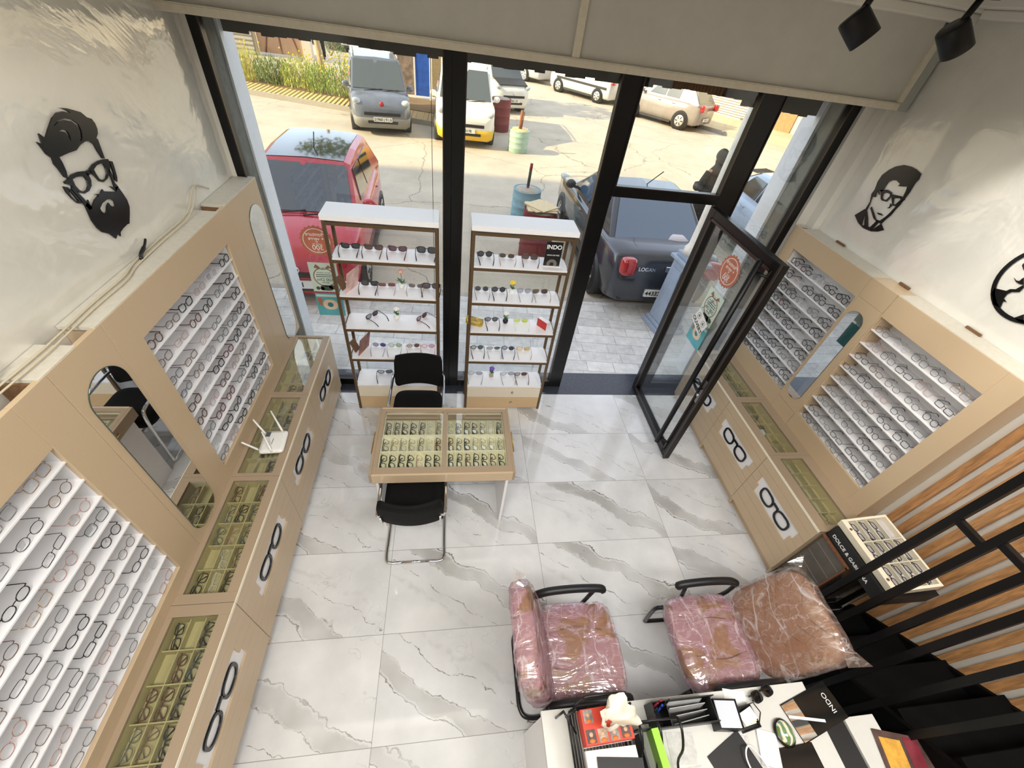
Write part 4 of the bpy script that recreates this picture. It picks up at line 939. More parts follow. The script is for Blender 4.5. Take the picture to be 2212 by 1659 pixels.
# table trays: three rows of seven on either side
TR_ROWS = (('kkkkkcy', 'ckkkyck', 'back'), ('ygssycp', 'tykssss', 'middle'), ('kkkkrkk', 'kktkktk', 'front'))
for xa, xb, side, si in ((TX0 + .052, .388, 'left', 0), (.422, TX1 - .052, 'right', 1)):
    for i, row in enumerate(TR_ROWS):
        for j, k in enumerate(row[si]):
            x = xa + (xb - xa) * (j + .5) / 7 + .016; y = (TY1 - .09) + (TY0 + .06 - TY1 + .09) * (i + .5) / 3
            st, th = style_for(k, k in 'gs'); st = 'round' if st == 'cat' else st
            put_glasses('eyeglasses', f'folded {FNAME[k]} {SHP_NAME[st]} eyeglasses, {ORD[j]} along the {row[2]} row, {side} half of display table', 'folded eyeglasses in the display table', flatM(x, y, .722, 24, rnd.uniform(-4, 4)), st, th, k, folded=True)
# counters: five rows of up to three compartments, from the window end; letters run wall side to room side
def fill_counter(win, cells, where, group, flipx):
    xa, xb, ya, yb = win
    for i, row in enumerate(cells):
        for j, k in enumerate(row):
            if k == '.': continue
            x = xa + (xb - xa) * (j + .5) / 3 + .014; y = yb + (ya - yb) * (i + .5) / 5
            st, th = style_for(k, k in 'gs'); st = 'square' if st == 'cat' else st
            put_glasses('eyeglasses', f'folded {FNAME[k]} {SHP_NAME[st]} eyeglasses, {ORD[i]} row from the window, {("wall side", "middle", "room side")[j]}, {where}', group, flatM(x, y, .694, 20, rnd.uniform(-12, 12)), st, th, k, folded=True)
LG = 'folded eyeglasses in the left counters'
fill_counter((-1.0, -.778, -.735, .005), ['...', '.nk', '.cc', '.sd', '.kd'], 'left end counter', LG, 1)
fill_counter((-1.0, -.778, -1.528, -.797), ['.ck', '.yk', '...', '.d.', '..k'], 'counter under the router', LG, 1)
fill_counter((-1.0, -.778, -2.315, -1.588), ['t.t', 'yky', 'yry', '.cb', 'kcd'], 'counter under the table mirror', LG, 1)
fill_counter((-1.0, -.778, -3.16, -2.43), ['d.d', '.te', 'ttk', 'ybd', 'dyd'], 'nearest left counter', LG, 1)
RG = 'folded eyeglasses in the right counters'
fill_counter((3.238, 3.455, -.75, -.085), ['...', 'k.k', 'kk.', 'kyk', 'kkk'], 'counter behind the door', RG, -1)
fill_counter((3.238, 3.455, -1.422, -.82), ['ky.', 'sk.', 'kk.', 'k..', '...'], 'middle right counter', RG, -1)
fill_counter((3.238, 3.455, -2.09, -1.487), ['k..', 'k..', 'd..', 'k..', '.k.'], 'counter by the black stand', RG, -1)
# the cream tray on the black stand
for i, row in enumerate(('kkd.', 'kkkd', 'kkkk')):
    for j, k in enumerate(row):
        if k == '.': continue
        M = TR @ flatM(-.095 + .07 * j + .016, .152 - .152 * i, .018, 22)
        put_glasses('eyeglasses', f'{FNAME[k]} eyeglasses in the cream tray, {("far", "middle", "near")[i]} row, {ORD[j]} from the lettered front', 'eyeglasses in the cream tray', M, 'rect' if j % 2 else 'square', 'thick', k, folded=True)

# sunglasses on the two window shelves: (shelf z, x, style, frame, lens, label, turn)
def sung(x, z, st, fk, lens, label, turn=0, y=-.035, th='mid'):
    th = 'thick' if fk in 'ktpn' else 'mid'
    put_glasses('sunglasses', label, 'sunglasses on the window shelves', Matrix.Translation((x, y, z + .002)) @ Matrix.Rotation(R(180 + turn + rnd.uniform(-4, 4)), 4, 'Z') @ Matrix.Rotation(R(-4), 4, 'X') @ Matrix.Scale(1.12, 4), st, th, fk, lens, cat='sunglasses')
LS = 'left window shelf'; RS = 'right window shelf'
for a in ((-.37, 1.715, 'cat', 'k', 'dark', 'black sunglasses at the outer end of the top row, left window shelf', 0), (-.19, 1.715, 'cat', 't', 'brown', 'brown winged cat-eye sunglasses, second on the top row of the left window shelf', 0),
          (0, 1.715, 'cat', 'p', 'plum', 'plum cat-eye sunglasses, third on the top row of the left window shelf', 0), (.235, 1.715, 'big', 'k', 'dark', 'big black sunglasses at the mullion end of the top row, left window shelf', 0),
          (-.26, 1.38, 'cat', 'k', 'dark', 'black cat-eye sunglasses beside the pink leaflet, second row of left window shelf', 0), (-.115, 1.38, 'rect', 'r', 'brown', 'pink framed sunglasses with brown lenses left of the peach rose', 0),
          (.135, 1.38, 'oval', 'g', 'grey', 'gold sunglasses with grey lenses right of the peach rose', 0), (.265, 1.38, 'big', 'k', 'plum', 'oversized black sunglasses at the mullion end of the peach rose shelf', 0),
          (-.28, 1.05, 'square', 'k', 'plum', 'black sunglasses turned sideways left of the white flower, left window shelf', 52), (.17, 1.05, 'square', 'p', 'plum', 'dark red sunglasses turned sideways right of the white flower, left window shelf', 48),
          (-.25, .70, 'round', 's', 'blue', 'round sunglasses with deep blue lenses, fourth row of left window shelf', 0), (-.10, .70, 'round', 's', 'green', 'round sunglasses with pale green lenses, fourth row of left window shelf', 0),
          (.075, .70, 'round', 'g', 'brown', 'thin round sunglasses with brown lenses, slightly askew, fourth row of left window shelf', 12), (.22, .70, 'round', 'r', 'pink', 'round sunglasses with pink lenses, fourth row of left window shelf', 0),
          (-.23, .343, 'cat', 'k', 'grey', 'patterned dark sunglasses on the bottom board of the left window shelf', 0),
          (.72, 1.715, 'round', 'k', 'dark', 'black round sunglasses on the top row, right window shelf', 0), (.91, 1.715, 'oval', 'g', 'dark', 'gold sunglasses with dark lenses on the top row, right window shelf', 0),
          (1.11, 1.715, 'square', 't', 'brown', 'brown sunglasses beside the black display card, right window shelf', 0),
          (.715, 1.38, 'round', 's', 'dark', 'round dark sunglasses at the mullion end of the yellow flower shelf', 0), (.87, 1.38, 'round', 'k', 'dark', 'round black sunglasses just left of the yellow flower pot', 0),
          (1.105, 1.38, 'round', 's', 'lgrey', 'silver round sunglasses with pale grey lenses right of the yellow flower', 0), (1.255, 1.38, 'aviator', 'g', 'dark', 'gold aviator sunglasses at the door end of the yellow flower shelf', 0),
          (.83, 1.05, 'round', 'k', 'grey', 'grey round sunglasses between the patterned case and the black flower pot', 0), (1.12, 1.05, 'square', 'c', 'yellow', 'sunglasses with bright yellow lenses beside the red box', 0),
          (.71, .70, 'round', 'k', 'dgreen', 'black round sunglasses at the mullion end of the fourth row, right window shelf', 0), (.88, .70, 'oval', 's', 'dgreen', 'small oval sunglasses with dark green lenses, fourth row of right window shelf', 0),
          (1.03, .70, 'round', 'n', 'dark', 'dark navy sunglasses, third on the fourth row of the right window shelf', 0), (1.19, .70, 'square', 'g', 'amber', 'gold sunglasses with amber lenses, fourth row of right window shelf', 0),
          (.71, .343, 'aviator', 's', 'lgrey', 'aviator sunglasses with grey lenses at the mullion end of the bottom board', 0), (1.06, .343, 'aviator', 's', 'lgrey', 'grey aviator sunglasses right of the purple flower on the bottom board', 0),
          (1.21, .343, 'square', 't', 'brown', 'brown sunglasses at the door end of the bottom board', 0)):
    sung(*a)
# flowers in little pots
def flower(name, label, x, z, pot, petal, kind, y=-.05):
    t = thing(name, label, 'flower pot', (x, y, z))
    if kind == 'cube': box(x - .020, x + .020, y - .020, y + .020, z, z + .042).build('pot', pot, t, bevel=.004)
    else: MB().lathe([(.016, 0), (.024, .012), (.026, .03), (.022, .045), (.019, .046)], (x, y, z), 18).build('pot', pot, t)
    h = .12 if kind == 'rose' else .075
    MB().tube([(x, y, z + .04), (x + .004, y, z + .04 + h * .5), (x, y, z + .04 + h)], .0022, 6).build('stem', leafgreen, t)
    m = MB()
    for k in range(7):
        a = k * 2.4; l = .055 if kind == 'rose' else .035
        b = Vector((x, y, z + .045 + (.02 * (k % 3)))); d = Vector((math.cos(a), math.sin(a), .45)).normalized(); s_ = d.cross(Vector((0, 0, 1))).normalized() * .011
        m.add([b, b + d * l * .5 + s_, b + d * l, b + d * l * .5 - s_], [(0, 1, 2, 3)])
    m.build('leaf', leafgreen, t)
    m = MB(); c = Vector((x, y, z + .045 + h))
    for k in range(16 if kind != 'rose' else 9):
        a = k * 2.4; q = .016 * math.sqrt((k + 1) / 10)
        m.ball(c + Vector((q * math.cos(a), q * math.sin(a), -.006 * k / 10)), .012 if kind != 'rose' else .010, 7, 5, (1, 1, .8 if kind != 'rose' else 1.6))
    m.build('blossom', petal, t)
flower('flower_pot', 'peach rose with leaves in a white pot, left window shelf', .01, 1.38, pot_white, mat('peach_petal', (236, 180, 156), .7), 'rose')
flower('flower_pot', 'white flower in a white pot, third row of left window shelf', -.055, 1.05, pot_white, mat('white_petal', (240, 238, 226), .7), 'bunch')
flower('flower_pot', 'yellow flower in a square white pot, right window shelf', .99, 1.38, pot_white, mat('yellow_petal', (240, 206, 40), .7), 'cube')
flower('flower_pot', 'white flower in a black pot, right window shelf', .965, 1.05, black_plastic, MATS['white_petal'], 'bunch')
flower('flower_pot', 'purple flower in a small speckled pot, bottom of right window shelf', .885, .343, mat('speckled_pot', (170, 164, 150), .8, var=.4, vs=150), mat('purple_petal', (122, 84, 190), .7), 'cube')
# cards and boxes on the shelves
def leaflet(label, x, z, mt, w=.16, h=.2):
    t = thing('leaflet', label, 'leaflet', (x, -.12, z))
    M = TM((x, -.1, z), 0, -14, 90)
    xf(box(-.09, .09, -.002, .002, 0, h), TM((x + .03, -.10, z), 12, 0, 68)).build('card', mt, t)
    xf(box(-.04, .04, -.0015, .0015, 0, h * .6), TM((x - .025, -.10, z), -25, 0, 68)).build('strut', chipboard, t)
leaflet('pink printed leaflet standing at the end of the peach rose shelf', -.43, 1.38, mat('pink_leaflet', (232, 190, 180), .5, var=.5, vs=9))
leaflet('dark patterned leaflet standing at the end of the fourth row, left window shelf', -.42, .70, mat('dark_leaflet', (150, 96, 80), .5, var=.8, vs=14))
t = thing('display_card', 'black display card with white INDO lettering on the top row, right window shelf', 'display card', (1.3, -.13, 1.715))
box(1.215, 1.355, -.135, -.129, 1.717, 1.93).build('card', mat('black_card', (14, 14, 14), .4), t)
box(1.205, 1.365, -.15, -.10, 1.715, 1.72).build('foot', white_board, t)
text('lettering', 'INDO', .05, (1.285, -.1355, 1.885), (1, 0, 0), (0, 0, 1), whitepaint, t, bold=.001)
text('small_lettering', 'VISION DE PRÈS', .0155, (1.285, -.1355, 1.815), (1, 0, 0), (0, 0, 1), whitepaint, t)
flat('eye_drawing', [[circ(.045, 28, 1.285, 1.735), circ(.018, 20, 1.285, 1.735)]], lambda a, b, d: (a, -.1365 + d, max(b, 1.718)), .0006, mat('grey_print', (110, 104, 98), .6), t)
t = thing('glasses_case', 'yellow and black patterned glasses case box on the right window shelf', 'case', (.67, -.08, 1.052))
Mc = TM((.665, -.085, 1.052), 0, 0, -22)
xf(box(-.08, .08, -.028, .028, 0, .062), Mc).build('box', mat('leopard_print', (196, 166, 62), .5, var=.95, vs=42), t, bevel=.003)
text('lettering', 'MOSCOT', .032, Mc @ Vector((0, -.0285, .04)), Mc.to_3x3() @ Vector((1, 0, 0)), (0, 0, 1), mat('pale_yellow_print', (236, 222, 150), .5), t, bold=.0008)
t = thing('red_box', 'red and white box standing at the door end of the yellow lens shelf', 'box', (1.33, -.1, 1.05))
Mc = TM((1.33, -.10, 1.052), 0, 0, -52)
xf(box(-.06, .06, -.022, .022, 0, .085), Mc).build('carton', white_board, t, bevel=.002)
xf(box(-.06, .06, -.0235, -.0222, .001, .084), Mc).build('red_face', red_m, t)
# ------------------------------------------------------------------ the street
ZR = -.08
struct(box(-30, 30, .40, 2.12, -.25, 0).build('pavement', paver_m))
struct(box(-45, 50, 2.12, 75, -.4, ZR).build('road', road_m))
struct(box(-30, 30, 2.10, 2.20, -.3, .004).build('kerb', mat('kerb_stone', (170, 164, 154), .8, var=.15)))
fac = mat('facade_plaster', (214, 206, 190), .8, var=.1)
struct(box(-60, -1.36, .12, .40, -.2, 3.1).build('wall_facade_left', fac)); struct(box(3.86, 45, .12, .40, -.2, 3.1).build('wall_facade_right', fac))
struct(box(-60, 45, .22, .40, 3.66, 19.4).build('wall_facade', fac)); struct(box(-1.36, 3.86, .401, .42, 3.12, 3.66).build('wall_facade_lintel', fac)); struct(box(-60, -1.36, .17, .40, 3.1, 3.66).build('wall_facade_band', fac)); struct(box(3.86, 45, .17, .40, 3.1, 3.66).build('wall_facade_band_right', fac))
struct(box(-1.9, -1.085, .41, .62, 0, 3.3).build('pillar_left', pillar_m)); struct(box(3.47, 4.3, .41, .62, 0, 3.3).build('pillar_right', pillar_m))
struct(box(-1.145, -1.10, .211, .409, .002, 3.08).build('trim_6', concrete_rough)); struct(box(3.50, 3.554, .211, .409, .002, 3.08).build('trim_7', concrete_rough))
m = MB(); m.box(-1.08, 3.46, .43, .50, 3.02, 3.11)
for k in range(58):
    x = -1.08 + .0783 * k; m.box(x, x + .0783, .46, .475, 2.965 + rnd.uniform(-.012, .012) - (.06 if x > 2.72 else 0), 3.02)
tag(m.build('awning', mat('dark_awning', (36, 32, 28), .85, var=.3)), 'dark ragged awning fringe hanging outside above the shop front', 'awning')

# lamp post on the pavement
t = thing('lamp_post', 'blue-grey pedestal with round white post on the pavement by the open door', 'lamp post', (3.62, 1.5, 0))
pm = mat('pedestal_paint', (150, 164, 182), .6, var=.12, vs=9)
M45 = TM((3.62, 1.5, 0), 0, 0, 8)
m = MB(); m.box(-.23, .23, -.23, .23, 0, .07); m.box(-.20, .20, -.20, .20, .07, .13); xf(m, M45).build('plinth', pm, t, bevel=.01)
m = MB()
for s in (1,): m.loft([[Vector((x * w, y * w, z)) for x, y in ((-1, -1), (1, -1), (1, 1), (-1, 1))] for w, z in ((.175, .13), (.15, 1.05))], smooth=False)
xf(m, M45).build('shaft', pm, t, bevel=.008)
m = MB()
for r in ((-.10, .10, -.165, -.15), (-.10, .10, .15, .165)): m.box(*r, .3, .95)
for r in ((-.165, -.15, -.10, .10), (.15, .165, -.10, .10)): m.box(*r, .3, .95)
xf(m, M45).build('raised_panel', pm, t)
m = MB(); m.box(-.20, .20, -.20, .20, 1.05, 1.10); m.box(-.15, .15, -.15, .15, 1.10, 1.17); xf(m, M45).build('cap', pm, t, bevel=.01)
MB().lathe([(.12, 1.17), (.12, 1.25), (.09, 1.30), (.085, 1.5), (.08, 5.2), (.01, 5.25)], (3.575, 1.48, 0), 24).build('post', mat('post_paint', (226, 222, 212), .6, var=.12, vs=12), t)

# barrels
def barrel(label, x, y, h, r, body, top, lean=0, post=None):
    t = thing('barrel', label, 'barrel', (x, y, ZR))
    pr = [(r * .97, 0), (r, .02)]
    for k in range(1, 4): z = h * k / 4; pr += [(r, z - .02), (r * 1.035, z), (r, z + .02)]
    pr += [(r, h - .02), (r * 1.02, h), (r * .96, h), (r * .95, h - .015)]
    M = TM((x, y, ZR), lean, lean * .4, 0)
    xf(MB().lathe(pr, n=28), M).build('drum', body, t)
    xf(MB().lathe([(r * .94, h - .03), (r * .8, h + .005), (.02, h + .02)], n=24), M).build('fill', top, t)
    if post:
        p0 = M @ Vector((0, 0, h - .02)); d = Vector((.04, 0, 1)).normalized()
        if post == 'bar':
            for a, b, c in ((0, .07, 'red_paint'), (.07, .38, 'worn_bar'), (.38, .5, 'red_paint')): MB().tube([p0 + d * a, p0 + d * b], .03, 10).build('post_band', MATS[c], t)
        else:
            m = MB(); m.tube([p0, p0 + d * .5], .045, 8); m.tube([p0 + Vector((.05, 0, 0)), p0 + Vector((.09, .02, .46))], .012, 6); m.build('post', MATS['rust'], t)
    return t
mat('red_paint', (150, 30, 30), .5); mat('worn_bar', (60, 62, 58), .7, var=.3); mat('rust', (150, 96, 66), .9, var=.3)
maroon = mat('maroon_drum', (128, 48, 52), .55, var=.18, vs=10); teal_d = mat('pale_teal_drum', (166, 196, 184), .65, var=.15, vs=8); blue_d = mat('pale_blue_drum', (130, 172, 190), .6, var=.15, vs=8)
conc = mat('poured_concrete', (176, 170, 160), .95, var=.25, vs=20, bump=.5); sand = mat('sandy_fill', (214, 188, 140), .95, var=.2)
barrel('pale teal drum with rusty post, standing in its long shadow on the street', 2.43, 10.75, .60, .30, teal_d, sand, 2, 'rust')
barrel('maroon drum standing beside the yellow and white van', 2.06, 13.2, .95, .33, maroon, conc)
barrel('pale blue drum filled with concrete around a red and black bar', 1.98, 5.45, .62, .29, blue_d, conc, 0, 'bar')
b_ = barrel('maroon drum near the shop, covered with folded cardboard', 1.95, 3.72, .86, .29, maroon, conc)
m = MB()
for k in range(3): xf(q_ := box(-.25 + .03 * k, .25 - .02 * k, -.22, .22, 0, .012), TM((1.95, 3.72, ZR + .885 + .014 * k), 0, 0, 20 * k)); m.add(q_.v, q_.f)
m.build('cardboard_lid', mat('cardboard', (216, 196, 158), .9, var=.15), b_)

# kerbs, beds, walks and shutters across the street
struct(xf(box(-16, 3.2, -.55, .55, -.2, .06), TM((-1.8, 13.8, 0), 0, 0, -15.5)).build('sidewalk_striped', corrugated('ribbed_paving', (206, 176, 118), 40, 0)))
struct(xf(box(-16, 3.2, -.62, -.551, -.2, .065), TM((-1.8, 13.8, 0), 0, 0, -15.5)).build('kerb_striped', MATS['kerb_stone']))
soil = mat('dry_soil', (132, 108, 76), .95, var=.25)
struct(xf(box(-16, 3.2, .55, 2.6, -.2, .08), TM((-1.8, 13.8, 0), 0, 0, -15.5)).build('ground_bed', soil))
hx, hy = -.62, .785
WA = math.degrees(math.atan2(hy, hx))
MW = TM((14.15, 15.3, 0), 0, 0, WA)     # local x runs up the street, local -y away from it
struct(xf(box(-16, 30, -4.2, 0, -.2, .06), MW).build('sidewalk_slab', walk_m)); struct(xf(box(-16, 30, 0, .14, -.2, .075), MW).build('kerb_far', MATS['kerb_stone']))
struct(xf(box(-16, 30, -4.6, -4.25, -.2, 4.5), MW).build('wall_shops_opposite', mat('opposite_plaster', (216, 208, 190), .8)))
shut = corrugated('white_shutter', (226, 222, 208), 62, 2)
for k, (a, b, lab) in enumerate(((-8.5, -4.2, 'white roller shutter across the street with a small leafy weed at its foot'), (-3.9, .2, 'white roller shutter across the street, behind the lamp post'), (2.4, 6.5, 'white roller shutter across the street beyond the grey crossover car'))):
    t = thing('roller_shutter', lab, 'shutter', MW @ Vector(((a + b) / 2, -4.25, .06)))
    xf(box(a, b, -4.245, -4.16, .10, 3.2), MW).build('curtain', shut, t); xf(box(a, b, -4.24, -4.13, .062, .10), MW).build('bottom_rail', alugrey, t)
    m = MB()
    for x in (a + .8, b - .8): m.box(x - .06, x + .06, -4.155, -4.12, .11, .20)
    xf(m, MW).build('lock', steel, t)
t = thing('wooden_door', 'weathered wooden door in the white wall across the street', 'door', MW @ Vector((1.3, -4.2, .06)))
xf(box(.7, 1.9, -4.245, -4.17, .062, 2.4), MW).build('leaf', woodmat('weathered_door', (176, 140, 96), (9, 9, 1)), t); xf(box(1.72, 1.78, -4.169, -4.12, 1.0, 1.12), MW).build('handle', steel, t)
m = MB()
for k in range(7): m.box(-.5, .5, -.18 + .06 * k, -.15 + .06 * k, 0, .012)
m.box(-.5, -.47, -.2, .24, 0, .012); m.box(.47, .5, -.2, .24, 0, .012)
tag(xf(m, TM((11.35, 11.4, ZR + .002), 0, 0, 20)).build('drain_grate', mat('drain_iron', (58, 52, 46), .8)), 'dark drain grate in the street beyond the pale blue car', 'grate')
# garage shutter and gate at the end of the side street
t = thing('garage_shutter', 'grey corrugated garage shutter beyond the flower bed', 'shutter', (-10.4, 23.2, ZR))
box(-13.5, -9.05, 23.15, 23.25, ZR, 3.4).build('curtain', corrugated('grey_shutter', (176, 172, 164), 36, 2), t)
box(-13.5, -9.05, 23.10, 23.15, ZR, .08).build('bottom_rail', alugrey, t)
t = thing('metal_gate', 'brown sheet metal gate with slanting braces beyond the flower bed', 'gate', (-8.1, 23.6, ZR))
gm = mat('brown_gate', (186, 150, 122), .6, var=.08, vs=3)
box(-8.98, -6.9, 23.6, 23.66, .02, 2.6).build('leaf', gm, t)
m = MB()
for a, b in (((-8.7, .02), (-7.95, 2.5)), ((-7.95, .02), (-7.95, 2.5)), ((-7.1, .02), (-7.9, 2.5))): m.bar((a[0], 23.59, a[1]), (b[0], 23.59, b[1]), .06, .03, (0, 1, 0))
m.build('brace', mat('gate_brace', (116, 78, 56), .7), t)
struct(box(-30, -9.0, 23.3, 23.6, ZR, 5).build('wall_garage', mat('garage_plaster', (200, 186, 160), .8))); struct(box(-6.9, -6.5, 23.4, 23.8, ZR, 3).build('pillar_gate', fac))
# painted hoarding
t = thing('painted_hoarding', 'bright blue and white painted hoarding behind the dark van', 'hoarding', (-1.1, 17.0, ZR))
box(-1.05, -.50, 17.0, 17.06, .05, 3.2).build('blue_panel', mat('blue_paint', (28, 92, 196), .5, var=.35, vs=5), t)
box(-1.95, -1.06, 17.02, 17.06, .05, 3.2).build('mottled_panel', mat('mottled_mural', (150, 132, 120), .7, var=.7, vs=4), t)
m = MB(); m.box(-.50, -.42, 16.97, 17.06, ZR, 3.2); m.box(-1.10, -1.04, 16.98, 17.06, ZR, 3.2); m.box(-1.95, -.42, 16.97, 17.0, 2.05, 2.12); m.build('white_frame', whitepaint, t)
box(-.40, .75, 17.05, 17.12, .05, 3.0).build('side_panel', mat('pale_ochre', (206, 180, 130), .7, var=.3), t)

# ------------------------------------------------------------------ plants
def shrub(name, label, x, y, r, h, n, leafm, flm=None, nf=0, grass=0, group=None, z0=.08):
    t = thing(name, label, 'shrub', (x, y, .08), 0, group); m = MB()
    for k in range(n):
        a = rnd.uniform(0, 6.283); q = r * math.sqrt(rnd.random()); u = rnd.random()
        z = .08 + h * u * (1 - .35 * (q / r) ** 2)
        b = Vector((x + q * math.cos(a), y + q * math.sin(a) * .7, z)); d = Vector((rnd.uniform(-.5, .5), rnd.uniform(-.5, .5), 1)).normalized()
        l = rnd.uniform(.06, .15) * (1.3 if u < .4 else 1); s_ = d.cross(Vector((rnd.uniform(-1, 1), rnd.uniform(-1, 1), .2))).normalized() * .016
        m.add([b - s_, b + s_, b + d * l], [(0, 1, 2)])
    m.build('foliage', leafm, t)
    m = MB()
    for k in range(10):
        a = k * .628; m.tube([(x, y, .06), (x + r * .5 * math.cos(a), y + r * .35 * math.sin(a), .08 + h * .7)], .008, 5)
    m.build('stem', soil, t)
    if grass:
        m = MB()
        for k in range(grass):
            a = rnd.uniform(0, 6.283); q = r * rnd.random(); b = Vector((x + q * math.cos(a), y + q * math.sin(a) * .6, .1)); hh = h * rnd.uniform(.9, 1.45)
            d = Vector((rnd.uniform(-.12, .12), rnd.uniform(-.12, .12), 1)); m.add([b - Vector((.006, 0, 0)), b + Vector((.006, 0, 0)), b + d * hh], [(0, 1, 2)])
        m.build('grass_blade', mat('straw_grass', (216, 200, 120), .8) if 'straw_grass' not in MATS else MATS['straw_grass'], t)
    if nf:
        m = MB()
        for k in range(nf):
            a = rnd.uniform(0, 6.283); q = r * math.sqrt(rnd.random()); m.ball((x + q * math.cos(a), y + q * math.sin(a) * .6, .08 + h * rnd.uniform(.75, 1.2)), .028, 5, 4)
        m.build('blossom', flm, t)
    t.location.z = z0 - .0
lf1 = mat('yellow_green_leaf', (176, 190, 84), .7, var=.3, vs=3); lf2 = mat('grey_green_leaf', (126, 148, 92), .7, var=.3, vs=3); lf3 = mat('mid_green_leaf', (150, 176, 80), .7, var=.3, vs=3)
yf = mat('yellow_flower', (240, 208, 50), .7)
SH = 'shrubs in the roadside bed'
shrub('shrub', 'straw-topped grass clump at the pillar end of the roadside bed', -7.0, 16.2, .75, .95, 900, lf1, yf, 6, 160, SH)
shrub('shrub', 'round grey-green bush, second from the pillar in the roadside bed', -5.95, 15.95, .70, .80, 1300, lf2, None, 0, 20, SH)
shrub('shrub', 'yellow-green bush in the middle of the roadside bed', -4.95, 15.7, .75, .95, 1200, lf1, yf, 12, 60, SH)
shrub('shrub', 'leafy green bush in front of the pale tree trunk', -4.2, 15.25, .55, .85, 900, lf3, yf, 8, 30, SH)
shrub('shrub', 'bush with bright yellow flowers beside the dark van', -3.35, 15.15, .70, 1.0, 1300, lf3, yf, 60, 50, SH)
shrub('shrub', 'small green tuft growing by the white shutter', 0, 0, .3, .5, 200, lf3)
D.objects['shrub.005'].location = MW @ Vector((-4.6, -3.9, .06)); 
shrub('shrub', 'green bush growing behind the brown gate near the parked cars', -6.2, 26.2, .8, .9, 500, lf2, z0=ZR)
shrub('shrub', 'dry brown plant on the pavement beside the pale blue car', 5.35, 2.6, .25, .75, 300, mat('dry_leaf', (150, 120, 96), .8), None, 0, 20, z0=ZR)
shrub('shrub', 'small green plant on the pavement below the pale blue car', 5.9, 2.3, .3, .45, 300, lf3, z0=ZR)
t = thing('street_tree', 'pale thin tree trunk standing in the roadside bed', 'tree', (-4.35, 16.35, .05))
MB().tube(smooth_path([(-4.35, 16.35, 0), (-4.42, 16.4, 1.2), (-4.55, 16.5, 2.6), (-4.5, 16.5, 4.2)]), [.11] * 6 + [.095] * 6 + [.08] * 7, 10).build('trunk', tree_wood, t)
m = MB()
for k in range(700):
    v = Vector((rnd.gauss(0, 1), rnd.gauss(0, 1), rnd.gauss(0, .7))).normalized() * (rnd.random() ** .33) * 1.7
    b = Vector((-4.5, 16.5, 5.9)) + Vector((v.x, v.y, v.z * .7)); d = Vector((rnd.uniform(-1, 1), rnd.uniform(-1, 1), rnd.uniform(-1, .4))).normalized(); s_ = d.cross(Vector((0, .3, 1))).normalized() * .09
    m.add([b, b + d * .14 + s_, b + d * .3, b + d * .14 - s_], [(0, 1, 2, 3)])
m.build('crown', lf2, t)

# ------------------------------------------------------------------ vehicles
tyre_m = rubber; hub_m = mat('hubcap', (196, 196, 194), .35, metal=.6); carglass = mat('car_glass', (34, 44, 54), .05, spec=.8, coat=.5)
seat_m = mat('pale_car_glass', (72, 80, 78), .06, spec=.8, coat=.5); lampw = mat('headlamp', (176, 182, 184), .12, coat=1); lampr = mat('tail_lamp', (170, 22, 26), .15, coat=1); plate_m = mat('number_plate', (236, 236, 230), .4); trimk = mat('dark_bumper', (44, 45, 47), .5)
def paint(name, c, dusty=.08): return mat(name, c, .22, var=dusty, vs=3, coat=.6)
PROF = {
 'hatch': ([(1.0, .18, .42, .44, .62), (.965, .13, .47, .49, .80), (.90, .11, .54, .57, .93), (.70, .11, .60, .63, .985), (.50, .12, .635, .665, 1), (0, .13, .635, .65, 1), (-.6, .13, .65, .665, 1), (-.9, .15, .64, .655, .95), (-.985, .19, .58, .59, .82)], (.55, .12, -.70, -.93, .645, .99)),
 'sedan': ([(1.0, .18, .42, .44, .64), (.97, .13, .47, .49, .82), (.90, .11, .53, .56, .94), (.70, .11, .59, .62, .99), (.42, .12, .62, .645, 1), (0, .13, .63, .645, 1), (-.55, .13, .65, .665, 1), (-.72, .13, .665, .685, .99), (-.90, .14, .67, .69, .96), (-.965, .17, .64, .66, .88), (-1.0, .22, .44, .46, .80)], (.42, .08, -.42, -.74, .64, .985)),
 'van': ([(1.0, .17, .38, .40, .66), (.97, .12, .43, .45, .84), (.90, .10, .49, .52, .95), (.74, .10, .54, .57, .99), (.60, .11, .56, .59, 1), (0, .11, .56, .575, 1), (-.7, .11, .56, .575, 1), (-.96, .12, .56, .575, .97), (-.99, .16, .50, .51, .90)], (.66, .30, -.88, -.97, .565, .985)),
}
def carM(h, k=0): return math.atan2(h[1], h[0])
